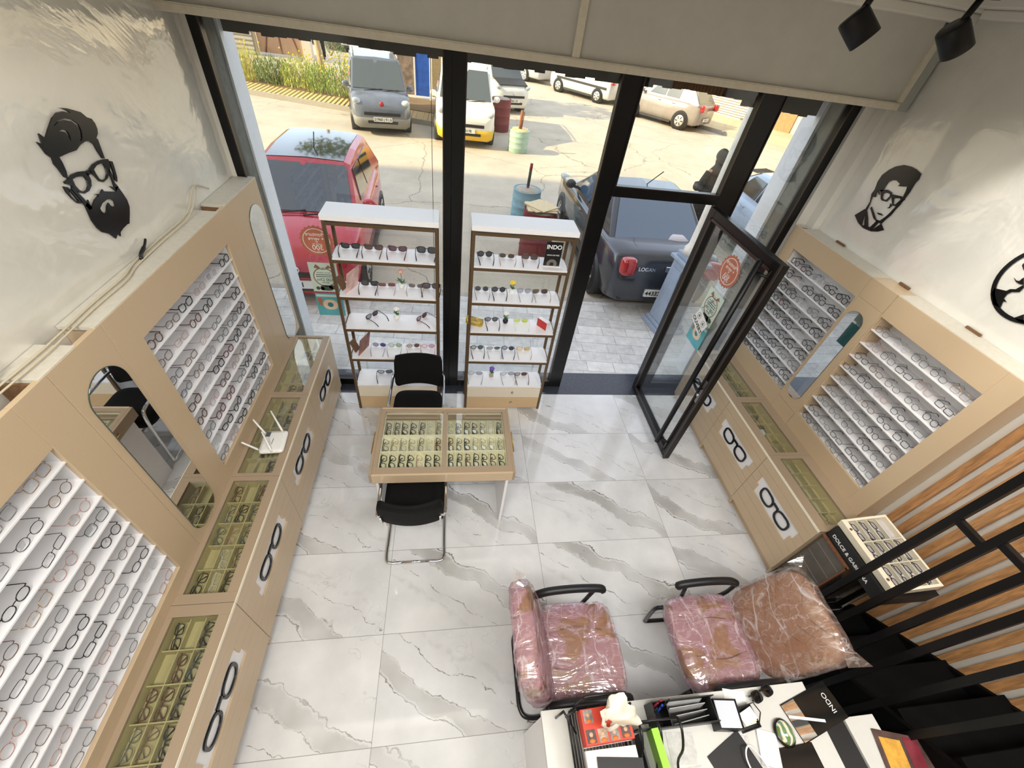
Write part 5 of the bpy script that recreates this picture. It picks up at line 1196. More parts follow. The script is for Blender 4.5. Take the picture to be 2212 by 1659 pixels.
def car(name, label, cat, xy, h, L, Wd, H, kind, body, wr=.30, wheels=(.60, -.62), side=((.28, -.10), (-.13, -.45)), roof=None, glassm=carglass, lower=None, rails=False, plate=None, plate_rear=True, hub=hub_m, mirror_m_=None, extra=None):
    t = thing(name, label, cat, (xy[0], xy[1], ZR), math.atan2(h[1], h[0]), local=True)
    st, (wb, rf, rr_, rb, zb, zr) = PROF[kind]; a = L / 2; hw = Wd / 2
    m = MB(); rings = []
    for x, zl, zs, zt, k in st:
        w = hw * k; zl, zs, zt = zl * H, zs * H, zt * H; half = [(0, zl), (.80 * w, zl), (.95 * w, zl + .06), (w, zl + (zs - zl) * .45), (.99 * w, zs - .07 * (zs - zl)), (.93 * w, zs), (.6 * w, zs + (zt - zs) * .8), (0, zt)]
        rings.append([Vector((x * a, y, z)) for y, z in half] + [Vector((x * a, -y, z)) for y, z in half[-2:0:-1]])
    rings.reverse(); m.loft(rings); bo = m.build('body', body, t, fixn=True)
    if lower:
        for s in (1, -1):
            rs = []
            for x, zl, zs, zt, k in st[:4] if s > 0 else st[-3:]:
                w = hw * k * 1.012; zl2, zz = zl * H - .01, (zl + (zs - zl) * .45) * H
                rs.append([Vector((x * a + s * .012, y, z)) for y, z in ((0, zl2), (.80 * w, zl2), (.955 * w, zl2 + .07), (w, zz), (0, zz))] + [Vector((x * a + s * .012, -y, z)) for y, z in ((w, zz), (.955 * w, zl2 + .07), (.80 * w, zl2))])
            rs.reverse(); MB().loft(rs).build('bumper', lower, t, fixn=True)
    # glasshouse
    gb, gr = hw * .93, hw * (.80 if kind == 'van' else .74); zB, zR = zb * H, zr * H; cr = .015 * H
    xs = [wb * a, rf * a, (rf * .6 + rr_ * .4) * a, rr_ * a, rb * a]
    zt = [zB, zR - cr * 1.6, zR, zR - cr * .8, zB]
    rings = []
    for i, x in enumerate(xs):
        f = 0 if i in (0, 4) else 1; w = gb + (gr - gb) * f
        if i in (0, 4): rings.append([Vector((x, y, z)) for y, z in ((gb, zB - .05), (gb, zB), (gb * .5, zB + .004), (0, zB + .006), (-gb * .5, zB + .004), (-gb, zB), (-gb, zB - .05))])
        else: rings.append([Vector((x, y, z)) for y, z in ((gb, zB - .05), (gr, zt[i] - .03), (gr * .86, zt[i] + .004), (0, zt[i] + cr), (-gr * .86, zt[i] + .004), (-gr, zt[i] - .03), (-gb, zB - .05))])
    rings.reverse(); cab = MB().loft(rings, closed=True, smooth=False).build('cabin', body, t, bevel=.02, fixn=True)
    if roof:
        q = [Vector((xs[1] - .02, gr * .84, zt[1] + .012)), Vector((xs[3] + .03, gr * .84, zt[3] + .010)), Vector((xs[3] + .03, -gr * .84, zt[3] + .010)), Vector((xs[1] - .02, -gr * .84, zt[1] + .012))]
        r = [[Vector((x, y, z + cr * (1 - abs(y / gr)) + .010)) for y in (gr * .86, gr * .45, 0, -gr * .45, -gr * .86)] for x, z in ((xs[1], zt[1]), (xs[2], zt[2]), (xs[3], zt[3]))]
        MB().loft(r, closed=False, cap=False).build('roof_panel', roof, t)
    def pane(name, q, mt=glassm, th=.012):
        c = sum((Vector(p) for p in q), Vector()) / 4; n_ = (Vector(q[1]) - Vector(q[0])).cross(Vector(q[3]) - Vector(q[0]))
        out = c - Vector((c.x * .3, 0, zB * .8))
        if n_.dot(out) < 0: q = q[::-1]
        return MB().plate(q, th).build(name, mt, t)
    def frontq(x0, x1, z0, z1, ins):
        f = lambda u: gb + (gr - gb) * u; P = lambda u, s: Vector((x0 + (x1 - x0) * u, s * (f(u) - ins), z0 + (z1 - z0) * u + .006))
        return [P(.06, 1), P(.06, -1), P(.92, -1), P(.92, 1)]
    pane('windshield', frontq(xs[0], xs[1], zt[0], zt[1], .06)); pane('rear_window', frontq(xs[4], xs[3], zt[4], zt[3], .09))
    for s in (1, -1):
        for x0, x1 in side:
            q = []
            for x, u in ((x0, .12), (x1, .12), (x1, .86), (x0, .86)):
                xx = x * a; z = zB + (zR - .05 - zB) * u
                lim_f = xs[0] + (xs[1] - xs[0]) * u - .10; lim_r = xs[4] + (xs[3] - xs[4]) * u + .12
                yy = gb + (gr - gb) * ((z - zB + .05) / (zR - .03 - zB + .05)); q.append(Vector((min(max(xx, lim_r), lim_f), s * (yy + .002), z)))
            pane('side_window', q)
        for x in wheels:
            wy = s * (hw - .09)
            MB().lathe([(wr * 1.13, -.13), (wr * 1.13, .096)], (0, 0, 0), 26, 'y').build('wheel_arch', trimk, t).location = (x * a, wy if s > 0 else wy, wr)
            o = MB().lathe([(wr * .62, -.085), (wr * .9, -.095), (wr, -.06), (wr, .06), (wr * .9, .095), (wr * .62, .085)], (0, 0, 0), 28, 'y').build('tyre', tyre_m, t); o.location = (x * a, wy + s * .012, wr)
            hb = MB().lathe([(wr * .66, .086), (wr * .60, .094), (wr * .2, .108), (.02, .11)], (0, 0, 0), 20, 'y')
            if s < 0: hb.v = [Vector((p.x, -p.y, p.z)) for p in hb.v]; hb.f = [f[::-1] for f in hb.f]
            hc = hb.build('hubcap', hub, o); sp = MB()
            for k in range(6):
                A = k * 1.047; sp.bar((wr * .22 * math.cos(A), s * .112, wr * .22 * math.sin(A)), (wr * .55 * math.cos(A), s * .102, wr * .55 * math.sin(A)), .035, .012, (0, 1, 0))
            sp.build('spoke', trimk if hub is hub_m else chrome, o)
        # lamps and mirrors
        fx, fz = .925 * a, st[2][2] * H - .07
        hl = MB().ball((0, 0, 0), 1, 14, 8, (.12, .19, .085)).build('headlamp', lampw, t); hl.location = (fx - .05, s * hw * .76, fz + .02); hl.rotation_euler = (R(s * 14), R(20), R(-s * 42))
        zt_ = st[-2][2] * H - .10
        tl = xf(soft_box(.26 if kind != 'van' else .14, .22 if kind != 'van' else .42, .16, 4, 24, 6), TM((-.975 * a, s * hw * .77, zt_), 0, -84, s * 12)); tlo = tl.build('tail_lamp', lampr, t)
        for dz in (-.035, .045): box(-1.0 * a - .012, -.93 * a, s * hw * .77 - .07, s * hw * .77 + .07, zt_ + dz - .005, zt_ + dz + .005).build('lamp_divider', MATS['red_card'], tlo)
        mm = MB(); mm.ball((wb * a - .28, s * (gb + .13), zB + .09), .1, 12, 8, (.55, 1.0, .8)); mm.bar((wb * a - .26, s * (gb - .04), zB + .03), (wb * a - .26, s * (gb + .1), zB + .06), .05)
        mm.build('door_mirror', mirror_m_ or body, t)
        dh = MB()
        for x0, x1 in side[:2]: dh.bar((x1 * a + .1, s * (hw + .006), zB - .12), (x1 * a + .25, s * (hw + .006), zB - .12), .03, .025)
        dh.build('door_handle', body, t)
        if rails:
            MB().tube(smooth_path([(xs[1] - .1, s * gr * .92, zt[1]), (xs[1] - .2, s * gr * .92, zt[1] + .07), (xs[3] + .2, s * gr * .92, zt[3] + .07), (xs[3] + .1, s * gr * .92, zt[3])]), .018, 8).build('roof_rail', alugrey, t)
        MB().bar((wheels[0] * a - wr - .1, s * (hw * .985), .12 * H + .03), (wheels[1] * a + wr + .1, s * (hw * .985), .12 * H + .03), .05, .08).build('sill', trimk, t)
    gz = st[0][2] * H - .10
    g = MB(); g.box(.975 * a, 1.008 * a, -hw * (.42 if kind != 'van' else .6), hw * (.42 if kind != 'van' else .6), gz - .05, gz + .03); g.build('grille', black_plastic, t, bevel=.01)
    g = MB(); g.box(.985 * a, 1.008 * a, -hw * .5, hw * .5, st[0][1] * H + .02, st[0][1] * H + .10); g.build('lower_grille', black_plastic, t, bevel=.01)
    pz = gz - .14
    if plate:
        o = box(1.002 * a, 1.012 * a + .004, -.26, .26, pz - .055, pz + .055).build('number_plate', plate_m, t); text('plate_lettering', plate, .095, (1.012 * a + .0055, 0, pz), (0, 1, 0), (0, 0, 1), ink, o, bold=.002)
        if plate_rear:
            zr_ = .30 * H; o = box(-1.012 * a - .004, -1.0 * a, -.26, .26, zr_ - .055, zr_ + .055).build('number_plate', plate_m, t); text('plate_lettering', plate, .095, (-1.012 * a - .0055, 0, zr_), (0, -1, 0), (0, 0, 1), ink, o, bold=.002)
    w = MB(); w.tube([(wb * a + .04, .05, zB + .02), (wb * a - .03, gb * .7, zB + .06)], .012, 5); w.tube([(wb * a + .04, -.55 * gb, zB + .02), (wb * a - .03, gb * .1, zB + .06)], .012, 5); w.build('wiper', black_plastic, t)
    return t, a, hw, H, zt[1]
def disc_emblem(t, p, r, mt, xd=1): MB().lathe([(r, -.006), (r, .006)], p, 20, 'x', sx=1).build('emblem', mt, t)
# red hatchback facing the window
t, a, hw, H, zt = car('red_hatchback', 'red hatchback with dark glass roof parked nose-in at the window', 'car', (-1.62, 3.50), (.03, -1), 3.57, 1.62, 1.50, 'hatch', paint('red_paint_car', (186, 30, 52)), .29, roof=mat('dark_roof', (30, 34, 42), .08, coat=1), plate='50 | 1', side=((.26, -.12), (-.15, -.52)))
MB().tube([(a * 1.012, .085 * math.cos(k * .524), .60 + .05 * math.sin(k * .524)) for k in range(12)], .010, 6, closed=True).build('emblem_ring', chrome, t); text('emblem', 'H', .075, (a * 1.015, 0, .60), (0, 1, .25), (0, .1, 1), chrome, t, bold=.004)
MB().tube([(-.15, .05, zt + .03), (-.32, .05, zt + .22)], .008, 6).build('aerial', black_plastic, t)
# dark grey saloon, tail towards the shop
t, a, hw, H, zt = car('grey_saloon', 'dark grey saloon parked with its boot towards the open door', 'car', (3.57, 3.98), (0, 1), 4.30, 1.74, 1.50, 'sedan', paint('graphite_paint', (50, 54, 62), .12), .31, plate='44332 | A | 6', glassm=mat('blue_tinted_glass', (70, 92, 116), .05, spec=.9, coat=.6), hub=mat('alloy_rim', (60, 60, 62), .3, metal=.8))
text('badge', 'LOGAN', .075, (-a * 1.004, .34, .82), (0, -1, 0), (.1, 0, 1), chrome, t, bold=.002)
q = MB()
for s in (1, -1): q.add([(-a * .93, s * .4, .95), (-a * .93, s * .4, .96), (-a * .93, s * .39, .96)], [(0, 1, 2)])
box(-a * 1.001 - .01, -a * 1.001 + .02, -.10, .06, .80, .88).build('boot_emblem', chrome, t, bevel=.01)
box(-a * .985 - .02, -a * .94, -hw * .75, hw * .75, .30, .40).build('rear_bumper_line', trimk, t, bevel=.01)
MB().tube([(-.5, .0, zt + .03), (-.95, .0, zt + .36)], .007, 6).build('aerial', black_plastic, t)
MB().lathe([(.05, -.10), (.055, .0), (.02, .06)], (-a * .68, -.32, 1.02), 14, 'z', sx=2.2, sy=4).build('parcel_cushion', mat('pale_cushion', (206, 204, 210), .9), t)
# dark van facing the shop
t, a, hw, H, zt = car('grey_van', 'dusty dark grey van with roof rails parked beside the roadside bed', 'van', (-1.95, 12.85), (.19, -.98), 3.96, 1.70, 1.76, 'van', paint('dusty_slate_paint', (104, 112, 126), .2), .30, rails=True, plate='21960 | 9 | 6', glassm=seat_m, lower=mat('grey_bumper', (130, 130, 126), .6), side=((.40, .05), (.02, -.40), (-.45, -.8)))
disc_emblem(t, (a * .985, 0, .80), .062, mat('red_badge', (176, 40, 50), .3))
# white and yellow van
t, a, hw, H, zt = car('white_van', 'white van with yellow bumper parked beside the maroon drum', 'van', (.78, 12.65), (.02, -1), 4.35, 1.76, 1.86, 'van', paint('white_paint_van', (240, 238, 228), .04), .31, rails=True, plate='6 | 3178', lower=mat('yellow_bumper', (236, 190, 40), .4), glassm=seat_m, side=((.40, .05), (.02, -.40)))
text('bonnet_lettering', 'EC', .15, (a * .86, .33, .925), (0, 1, 0), (-.9, 0, .25), ink, t)
# white pick-up with black bonnet
t, a, hw, H, zt = car('white_pickup', 'small white pick-up with black bonnet behind the maroon drum', 'pick-up truck', (2.15, 17.9), (.36, -.93), 3.8, 1.58, 1.85, 'van', paint('white_paint_pickup', (232, 230, 222), .12), .29, plate='1061 | 8', glassm=seat_m, side=((.40, .08),))
MB().plate([(a * .66, -hw * .84, .592 * H), (a * .935, -hw * .80, .512 * H), (a * .935, hw * .80, .512 * H), (a * .66, hw * .84, .592 * H)], .02).build('black_bonnet', mat('black_bonnet', (40, 38, 36), .5, var=.2), t, bevel=.01)
q = MB(); q.ball((a * 1.0, 0, .69), .05, 10, 6, (.4, 1, 1)); q.build('emblem', chrome, t)
box(-a * .2, -a * .16, -hw * .7, hw * .7, H + .0, H + .22).build('roof_sign', mat('roof_sign', (226, 210, 170), .6), t)
# silver flatbed truck, its bed towards us
t, a, hw, H, zt = car('silver_truck', 'silver flatbed truck parked behind the white pick-up', 'truck', (4.45, 27.4), (-.62, .785), 4.6, 1.75, 1.9, 'van', paint('silver_paint_truck', (196, 198, 204), .08), .34, side=((.42, .15),), wheels=(.62, -.5))
m = MB(); m.box(-a * 1.05, a * .12, -hw * 1.08, hw * 1.08, .85, 1.45); m.build('load_bed', MATS['silver_paint_truck'], t, bevel=.02)
m = MB()
for s in (1, -1): m.box(-a * 1.06, a * .12, s * hw * 1.09 - .01, s * hw * 1.09 + .01, 1.02, 1.06)
m.build('bed_rib', alugrey, t)
# white panel van
t, a, hw, H, zt = car('panel_van', 'white panel van parked across the street between truck and crossover', 'van', (7.55, 23.0), (-.62, .785), 4.15, 1.75, 1.82, 'van', paint('white_paint_panel', (226, 226, 224), .08), .30, side=((.40, .08),), wheels=(.62, -.66), mirror_m_=trimk)
for s in (1, -1): box(-a * .9, a * .7, s * (hw + .001) - .012, s * (hw + .001) + .012, .62, .72).build('rub_strip', trimk, t)
# silver crossover
car('silver_crossover', 'silver grey crossover parked at the far kerb, tail towards us', 'car', (10.3, 18.55), (-.62, .785), 4.1, 1.78, 1.58, 'hatch', paint('silver_paint_cross', (150, 143, 138), .1), .34, plate='2291 | 8', glassm=seat_m)
# pale blue hatchback
car('pale_blue_car', 'pale blue hatchback at the edge of view beyond the person in black', 'car', (7.35, 4.9), (.08, 1), 4.0, 1.72, 1.46, 'hatch', paint('pale_blue_paint', (176, 196, 222), .06), .30, plate=None)
# far cars in the side street
car('black_saloon', 'dark saloon facing us in the side street behind the van', 'car', (-6.3, 30.3), (.25, -.97), 4.3, 1.74, 1.5, 'sedan', paint('black_paint_far', (52, 54, 58), .1), .31, plate='816 | 6')
car('dark_hatchback', 'dark hatchback standing behind the far saloon in the side street', 'car', (-9.3, 31.5), (.25, -.97), 4.0, 1.7, 1.5, 'hatch', paint('charcoal_paint_far', (74, 72, 70), .1), .30)

# ------------------------------------------------------------------ people
skin_m = mat('skin', (186, 140, 112), .6)
def skin_body(name, pts, edges, radii, mt, parent, sub=2):
    me = D.meshes.new(name); me.from_pydata(pts, edges, []); o = D.objects.new(name, me); COL.objects.link(o); o.parent = parent; me.materials.append(mt)
    me.polygons.foreach_set('use_smooth', [])
    s = o.modifiers.new('skin', 'SKIN'); s.use_smooth_shade = True
    for v, r in zip(me.skin_vertices[0].data, radii): v.radius = (r, r) if isinstance(r, (int, float)) else r
    me.skin_vertices[0].data[0].use_root = True
    b = o.modifiers.new('sub', 'SUBSURF'); b.levels = sub; b.render_levels = sub
    return o
def person(label, loc, rz, cloth, trouser, long_coat, scarf):
    t = thing('person', label, 'person', loc, rz, local=True)
    P = [(0, 0, .95), (0, .0, 1.12), (0, -.01, 1.30), (0, -.01, 1.42), (0, .0, 1.50), (0, .02, 1.56), (0, .025, 1.66), (0, .015, 1.74)]
    E = [(i, i + 1) for i in range(7)]; rad = [(.13, .10), (.12, .09), (.13, .09), (.09, .07), .05, (.075, .085), (.08, .10), (.05, .06)]
    for s in (-1, 1):
        b = len(P); P += [(s * .19, -.01, 1.39), (s * .235, .0, 1.12), (s * .16, .20, 1.06), (s * .09, .27, 1.10)]; E += [(3, b), (b, b + 1), (b + 1, b + 2), (b + 2, b + 3)]; rad += [.045, .042, .036, .03]
        h_ = len(P); P += [(s * .10, 0, .86), (s * .11, .02, .50), (s * .11, -.02, .10), (s * .11, .10, .04)]; E += [(0, h_), (h_, h_ + 1), (h_ + 1, h_ + 2), (h_ + 2, h_ + 3)]; rad += [.095, .065, .048, .038]
        for k in range(5):
            f = len(P); u = (k - 2) * .016; P += [(s * .09 + u, .315 if k != 0 else .29, 1.105 + .006 * k), (s * .09 + u * 1.1, .345 if k not in (0, 4) else .325, 1.095)]; E += [(b + 3, f), (f, f + 1)]; rad += [.009, .007]
    skin_body('body', P, E, rad, skin_m, t)
    # clothes
    m = MB(); rings = []
    prof = ((.16, .30, .24), (.5, .27, .21), (.85, .22, .17), (1.0, .20, .15), (1.2, .20, .155), (1.36, .205, .135), (1.44, .13, .10), (1.48, .075, .075)) if long_coat else ((.84, .185, .14), (1.0, .19, .145), (1.2, .20, .15), (1.36, .205, .135), (1.44, .13, .10), (1.48, .075, .075))
    for z, rx, ry in prof: rings.append([Vector((rx * math.cos(a * .3927), ry * math.sin(a * .3927) * (1 + .06 * math.sin(3 * a) * (1.4 - z)), z)) for a in range(16)])
    m.loft(rings); m.build('coat', cloth, t)
    for s in (-1, 1): MB().tube(smooth_path([(s * .17, -.01, 1.40), (s * .235, -.01, 1.24), (s * .24, .02, 1.11), (s * .165, .18, 1.055), (s * .11, .245, 1.09)]), .068, 10).build('sleeve', cloth, t)
    if not long_coat:
        for s in (-1, 1): MB().tube(smooth_path([(s * .09, 0, .92), (s * .11, .01, .5), (s * .115, -.01, .1)]), [.105] * 4 + [.09] * 4 + [.075] * 5, 12).build('trouser_leg', trouser, t)
    for s in (-1, 1): MB().ball((s * .11, .07, .045), .1, 10, 6, (.5, 1.3, .45)).build('shoe', black_plastic, t)
    m = MB(); m.ball((0, .015, 1.685), .118, 16, 10, (.9, 1.02, 1.1) if scarf else (.88, 1.0, 1.0))
    hd = m
    hd.v = [Vector((p.x, p.y - (.03 if p.z < 1.62 else .012), p.z)) for p in hd.v]; hd.build('headscarf' if scarf else 'hair', mat('scarf_grey', (66, 64, 58), .9) if scarf else mat('dark_hair', (26, 22, 20), .8), t)
    if scarf: MB().lathe([(.105, 1.60), (.09, 1.52), (.15, 1.43), (.19, 1.37)], (0, -.01, 0), 16, 'z', sx=1, sy=.8).build('scarf_drape', MATS['scarf_grey'], t)
    f = MB()
    for s in (-1, 1): f.ball((s * .033, .118, 1.675), .011, 8, 6)
    f.build('eye', ink, t); MB().ball((0, .128, 1.645), .016, 8, 6, (.8, 1, 1.4)).build('nose', skin_m, t); MB().ball((0, .112, 1.605), .022, 8, 6, (1.2, .5, .3)).build('mouth', mat('lips', (150, 84, 78), .6), t)
    return t
t = person('person in a long dark speckled coat and grey headscarf, back turned, beside the saloon', (5.60, 4.95, ZR), R(12), mat('speckled_black_cloth', (64, 62, 60), .9, var=.9, vs=60), black_fabric, True, True)
m = MB()
for k in range(5): m.ball((.05 + .02 * (k % 2), -.152, 1.32 - .045 * k), .024, 7, 5, (1, .3, 1))
m.build('red_print', mat('red_print', (170, 60, 54), .8), t)
person('person in black clothes standing in the side street behind the shrubs', (-6.3, 24.6, ZR), R(170), black_fabric, black_fabric, False, False)
# ------------------------------------------------------------------ wrapped visitor chairs
def visitor(label, loc, rz, recl):
    """local: seat front to +x, chair back at -x"""
    t = thing('visitor_chair', label, 'chair', loc, R(rz), local=True)
    seat = xf(soft_box(.50, .52, .11, 5, 36, 6), TM((.02, 0, .39))).build('seat', brownleather, t)
    st = MB()
    for y in (-.09, .09): st.tube(smooth_path([(-.16, y, .503), (0, y * 1.3, .505), (.18, y, .5)]), .004, 5)
    st.build('seam', mat('leather_seam', (112, 76, 56), .6), seat)
    B = TM((-.235, 0, .46), 0, -90 - recl, 0)
    back = xf(soft_box(.54, .52, .11, 5, 36, 6), B @ TM((.27, 0, -.055))).build('backrest', brownleather, t)
    st = MB()
    for k in range(5):
        u = .10 + .085 * k
        for s in (-1, 1): st.tube([B @ Vector((u, s * .02, -.052)), B @ Vector((u + .05, s * .10, -.053)), B @ Vector((u + .11, s * .17, -.051))], .0035, 5)
    st.build('seam', MATS['leather_seam'], back)
    for s in (-1, 1):
        p = smooth_path([(-.245, s * .285, .60), (-.16, s * .285, .655), (.0, s * .285, .675), (.15, s * .285, .66), (.20, s * .285, .635), (.19, s * .285, .62)], 5)
        MB().tube(p, [.018] + [.026] * (len(p) - 2) + [.017], 10).build('armrest', black_plastic, t)
        MB().tube(smooth_path([(-.245, s * .285, .60), (-.25, s * .285, .45), (-.20, s * .28, .36)], 4), .014, 8).build('arm_support', black_plastic, t)
        MB().tube([(.15, s * .285, .65), (.10, s * .27, .40)], .013, 8).build('arm_post', black_plastic, t)
        pp = smooth_path([(.22, s * .24, .36), (.26, s * .25, .30), (.24, s * .25, .06), (.20, s * .25, .02), (-.1, s * .25, .018), (-.27, s * .25, .018), (-.32, s * .2, .018), (-.325, s * .1, .018)], 5)
        MB().tube(pp, .0145, 9).build('leg', mat('wrapped_black_tube', (28, 27, 27), .25, var=.8, vs=60), t)
    MB().tube([(-.325, -.1, .018), (-.325, .1, .018)], .0145, 9).build('floor_bar', MATS['wrapped_black_tube'], t)
    MB().tube([(.2, -.25, .37), (.2, .25, .37)], .012, 8).build('seat_bar', black_plastic, t)
    def crumple(mb, a):
        for p in mb.v:
            p += Vector((rnd.uniform(-a, a), rnd.uniform(-a, a), rnd.uniform(-a, a)))
        return mb
    w = soft_box(.525, .545, .125, 5, 48, 10); crumple(w, .0035); xf(w, TM((.02, 0, .384))).build('seat_wrap', wrap_pink, t, label='crinkled pink and clear plastic film')
    w = soft_box(.575, .555, .13, 6, 48, 10); crumple(w, .0035); xf(w, B @ TM((.275, 0, -.065))).build('back_wrap', wrap_clear if recl > 20 else wrap_pink, t, label='crinkled plastic bag over the backrest')
    # loose bag corners
    for s in (-1, 1):
        a = B @ Vector((.55, s * .24, 0)); pts = [B @ Vector((.54, s * .20, .04)), B @ Vector((.60, s * .30, .01)), B @ Vector((.50, s * .285, -.04)), B @ Vector((.52, s * .22, -.05))]
        MB().add([a] + pts, [(0, 1, 2), (0, 2, 3), (0, 3, 4), (0, 4, 1)]).build('bag_corner', wrap_clear, t)
    return t
visitor('tan leather visitor chair wrapped in pink film, seen edge-on behind the desk corner', (1.235, -2.675, 0), 0, 18)
visitor('tan leather visitor chair with reclined quilted back in clear plastic, beside the stairs', (2.17, -2.685, 0), 180, 27)

# ------------------------------------------------------------------ desk and what lies on it
t = thing('desk', 'white office desk in front of the visitor chairs', 'desk', (1.7, -3.3, 0)); ZD = .75
box(.915, 2.42, -3.75, -2.985, .722, ZD).build('desk_top', mat('desk_white', (214, 212, 205), .4, var=.02), t, bevel=.002)
box(.925, .945, -3.74, -3.0, 0, .722).build('side_panel', white_board, t)
box(2.39, 2.41, -3.74, -3.0, 0, .722).build('side_panel', white_board, t)
box(.945, 2.39, -3.03, -3.012, .12, .722).build('modesty_panel', white_board, t)
t = thing('side_unit', 'narrow white side unit beyond the black gap at the desk end', 'cabinet', (2.66, -3.4, 0))
box(2.56, 2.74, -3.75, -3.155, .70, .745).build('unit_top', MATS['desk_white'], t, bevel=.002); box(2.57, 2.73, -3.74, -3.17, 0, .70).build('unit_body', white_board, t)
t = thing('black_pedestal', 'black pedestal filling the gap between desk and side unit', 'pedestal', (2.49, -3.4, 0))
box(2.43, 2.555, -3.75, -3.16, .69, .735).build('pedestal_top', black_plastic, t, bevel=.002); box(2.435, 2.55, -3.74, -3.17, .0, .69).build('pedestal_body', black_plastic, t)
mesh_black = mat('black_wire', (15, 15, 16), .4)
# wire tray stack with the tissue box on it
t = thing('wire_tray', 'black wire letter tray holding the red tissue box', 'tray', (1.19, -3.13, ZD))
m = MB()
for z in (ZD + .03, ZD + .09, ZD + .15):
    m.tube([(1.04, -3.30, z), (1.04, -3.02, z), (1.06, -3.0, z), (1.29, -3.0, z), (1.31, -3.02, z), (1.31, -3.30, z)], .005, 6)
    for k in range(9): m.tube([(1.05 + .032 * k, -3.30, z), (1.05 + .032 * k, -3.0, z)], .0022, 5)
m.build('wire_shelf', mesh_black, t)
m = MB()
for x, y in ((1.04, -3.02), (1.31, -3.02), (1.04, -3.30), (1.31, -3.30)): m.tube([(x, y, ZD), (x, y, ZD + .22)], .006, 7)
m.tube(smooth_path([(1.06, -2.995, ZD + .15), (1.07, -2.99, ZD + .27), (1.10, -2.985, ZD + .285), (1.25, -2.985, ZD + .285), (1.28, -2.99, ZD + .27), (1.29, -2.995, ZD + .15)], 4), .007, 7)
m.tube([(.985, -3.02, ZD + .01), (.985, -3.02, ZD + .2)], .006, 6); m.tube([(.985, -3.02, ZD + .2), (1.04, -3.1, ZD + .15)], .005, 6); m.tube([(1.04, -3.23, ZD + .17), (1.31, -3.23, ZD + .17)], .006, 6)
m.build('wire_frame', mesh_black, t)
t = thing('tissue_box', 'red printed tissue box with small portrait photographs and a tissue sticking out', 'tissue box', (1.175, -3.075, ZD + .156))
TB = TM((1.172, -3.085, ZD + .157), 0, 0, 2)
xf(box(-.115, .115, -.065, .065, 0, .075), TB).build('carton', mat('tissue_carton', (204, 62, 40), .5), t, bevel=.002)
xf(box(-.116, .116, -.0665, -.0652, .004, .014), TB).build('white_band', paper, t)
ph = [mat('photo_print_%d' % k, c, .5, var=.7, vs=34) for k, c in enumerate(((150, 140, 132), (96, 74, 66), (172, 150, 130)))]
for k, (x, y) in enumerate(((-.082, .036), (-.085, -.034), (-.03, -.036), (.025, -.036), (.08, -.034), (.085, .034))):
    o = xf(box(x - .022, x + .022, y - .024, y + .024, .0752, .076), TB).build('portrait', ph[k % 3], t)
    q = MB(); c = TB @ Vector((x, y + .006, .0764)); q.lathe([(.009, 0), (.009, .0004)], c, 14); q.build('face_print', mat('face_print', (214, 170, 140), .6) if k == 0 else MATS['face_print'], o)
    q = MB(); c = TB @ Vector((x, y - .016, .0764)); q.lathe([(.014, 0), (.014, .0004)], c, 14, sy=.55); q.build('shirt_print', mat('shirt_print', (222, 120, 60), .6) if k == 0 else MATS['shirt_print'], o)
m = MB(); rings = []
for j in range(7):
    z = .076 + .018 * j; rr_ = .018 + .009 * j; ring = []
    for k in range(28):
        a = 2 * math.pi * k / 28; q = rr_ * (1 + .28 * math.sin(3 * a + j * .6) + .14 * math.sin(7 * a - j))
        ring.append(TB @ Vector((q * 1.15 * math.cos(a) + .006 * j, q * .8 * math.sin(a) + .004 * j, z + .012 * math.sin(4 * a) * j / 6)))
    rings.append(ring)
m.loft(rings, cap=False).build('tissue', mat('tissue_paper', (240, 230, 214), .9), t)
tag(box(1.06, 1.30, -3.30, -3.165, ZD + .156, ZD + .185).build('card_box', paper, bevel=.002), 'flat white carton behind the red tissue box in the wire tray', 'box')
tag(xf(box(-.105, .105, -.10, .10, 0, .006), TM((1.20, -3.30, ZD + .19), 0, 0, -6)).build('black_folder', mat('black_cover', (16, 15, 16), .5)), 'black printed folder lying on the wire tray at the desk end', 'folder')
# upright file holder
t = thing('file_holder', 'black wire magazine holder with a green folder in it', 'file holder', (1.44, -3.16, ZD))
m = MB()
for x in (1.335, 1.43, 1.535):
    m.tube(smooth_path([(x, -3.08, ZD + .01), (x, -3.085, ZD + .17), (x, -3.10, ZD + .20), (x, -3.14, ZD + .20), (x, -3.20, ZD + .15), (x, -3.24, ZD + .05), (x, -3.33, ZD + .01)], 4), .006, 7)
m.tube([(1.335, -3.09, ZD + .20), (1.535, -3.09, ZD + .20)], .005, 6); m.tube([(1.335, -3.08, ZD + .01), (1.535, -3.08, ZD + .01)], .005, 6); m.tube([(1.335, -3.33, ZD + .01), (1.535, -3.33, ZD + .01)], .005, 6)
m.build('wire_frame', mesh_black, t)
m = MB(); m.box(1.338, 1.425, -3.115, -3.11, ZD + .02, ZD + .165); m.build('mesh_panel', mesh_black, t)
tag(xf(box(-.016, .016, -.12, .12, 0, .19), TM((1.455, -3.235, ZD + .012), 0, -13, 3)).build('green_folder', lime), 'bright green folder standing in the black wire holder', 'folder')
tag(xf(box(-.004, .004, -.11, .11, 0, .165), TM((1.37, -3.235, ZD + .012), 0, -10, 3)).build('black_folder', MATS['black_cover']), 'black folder standing beside the bright green folder', 'folder')
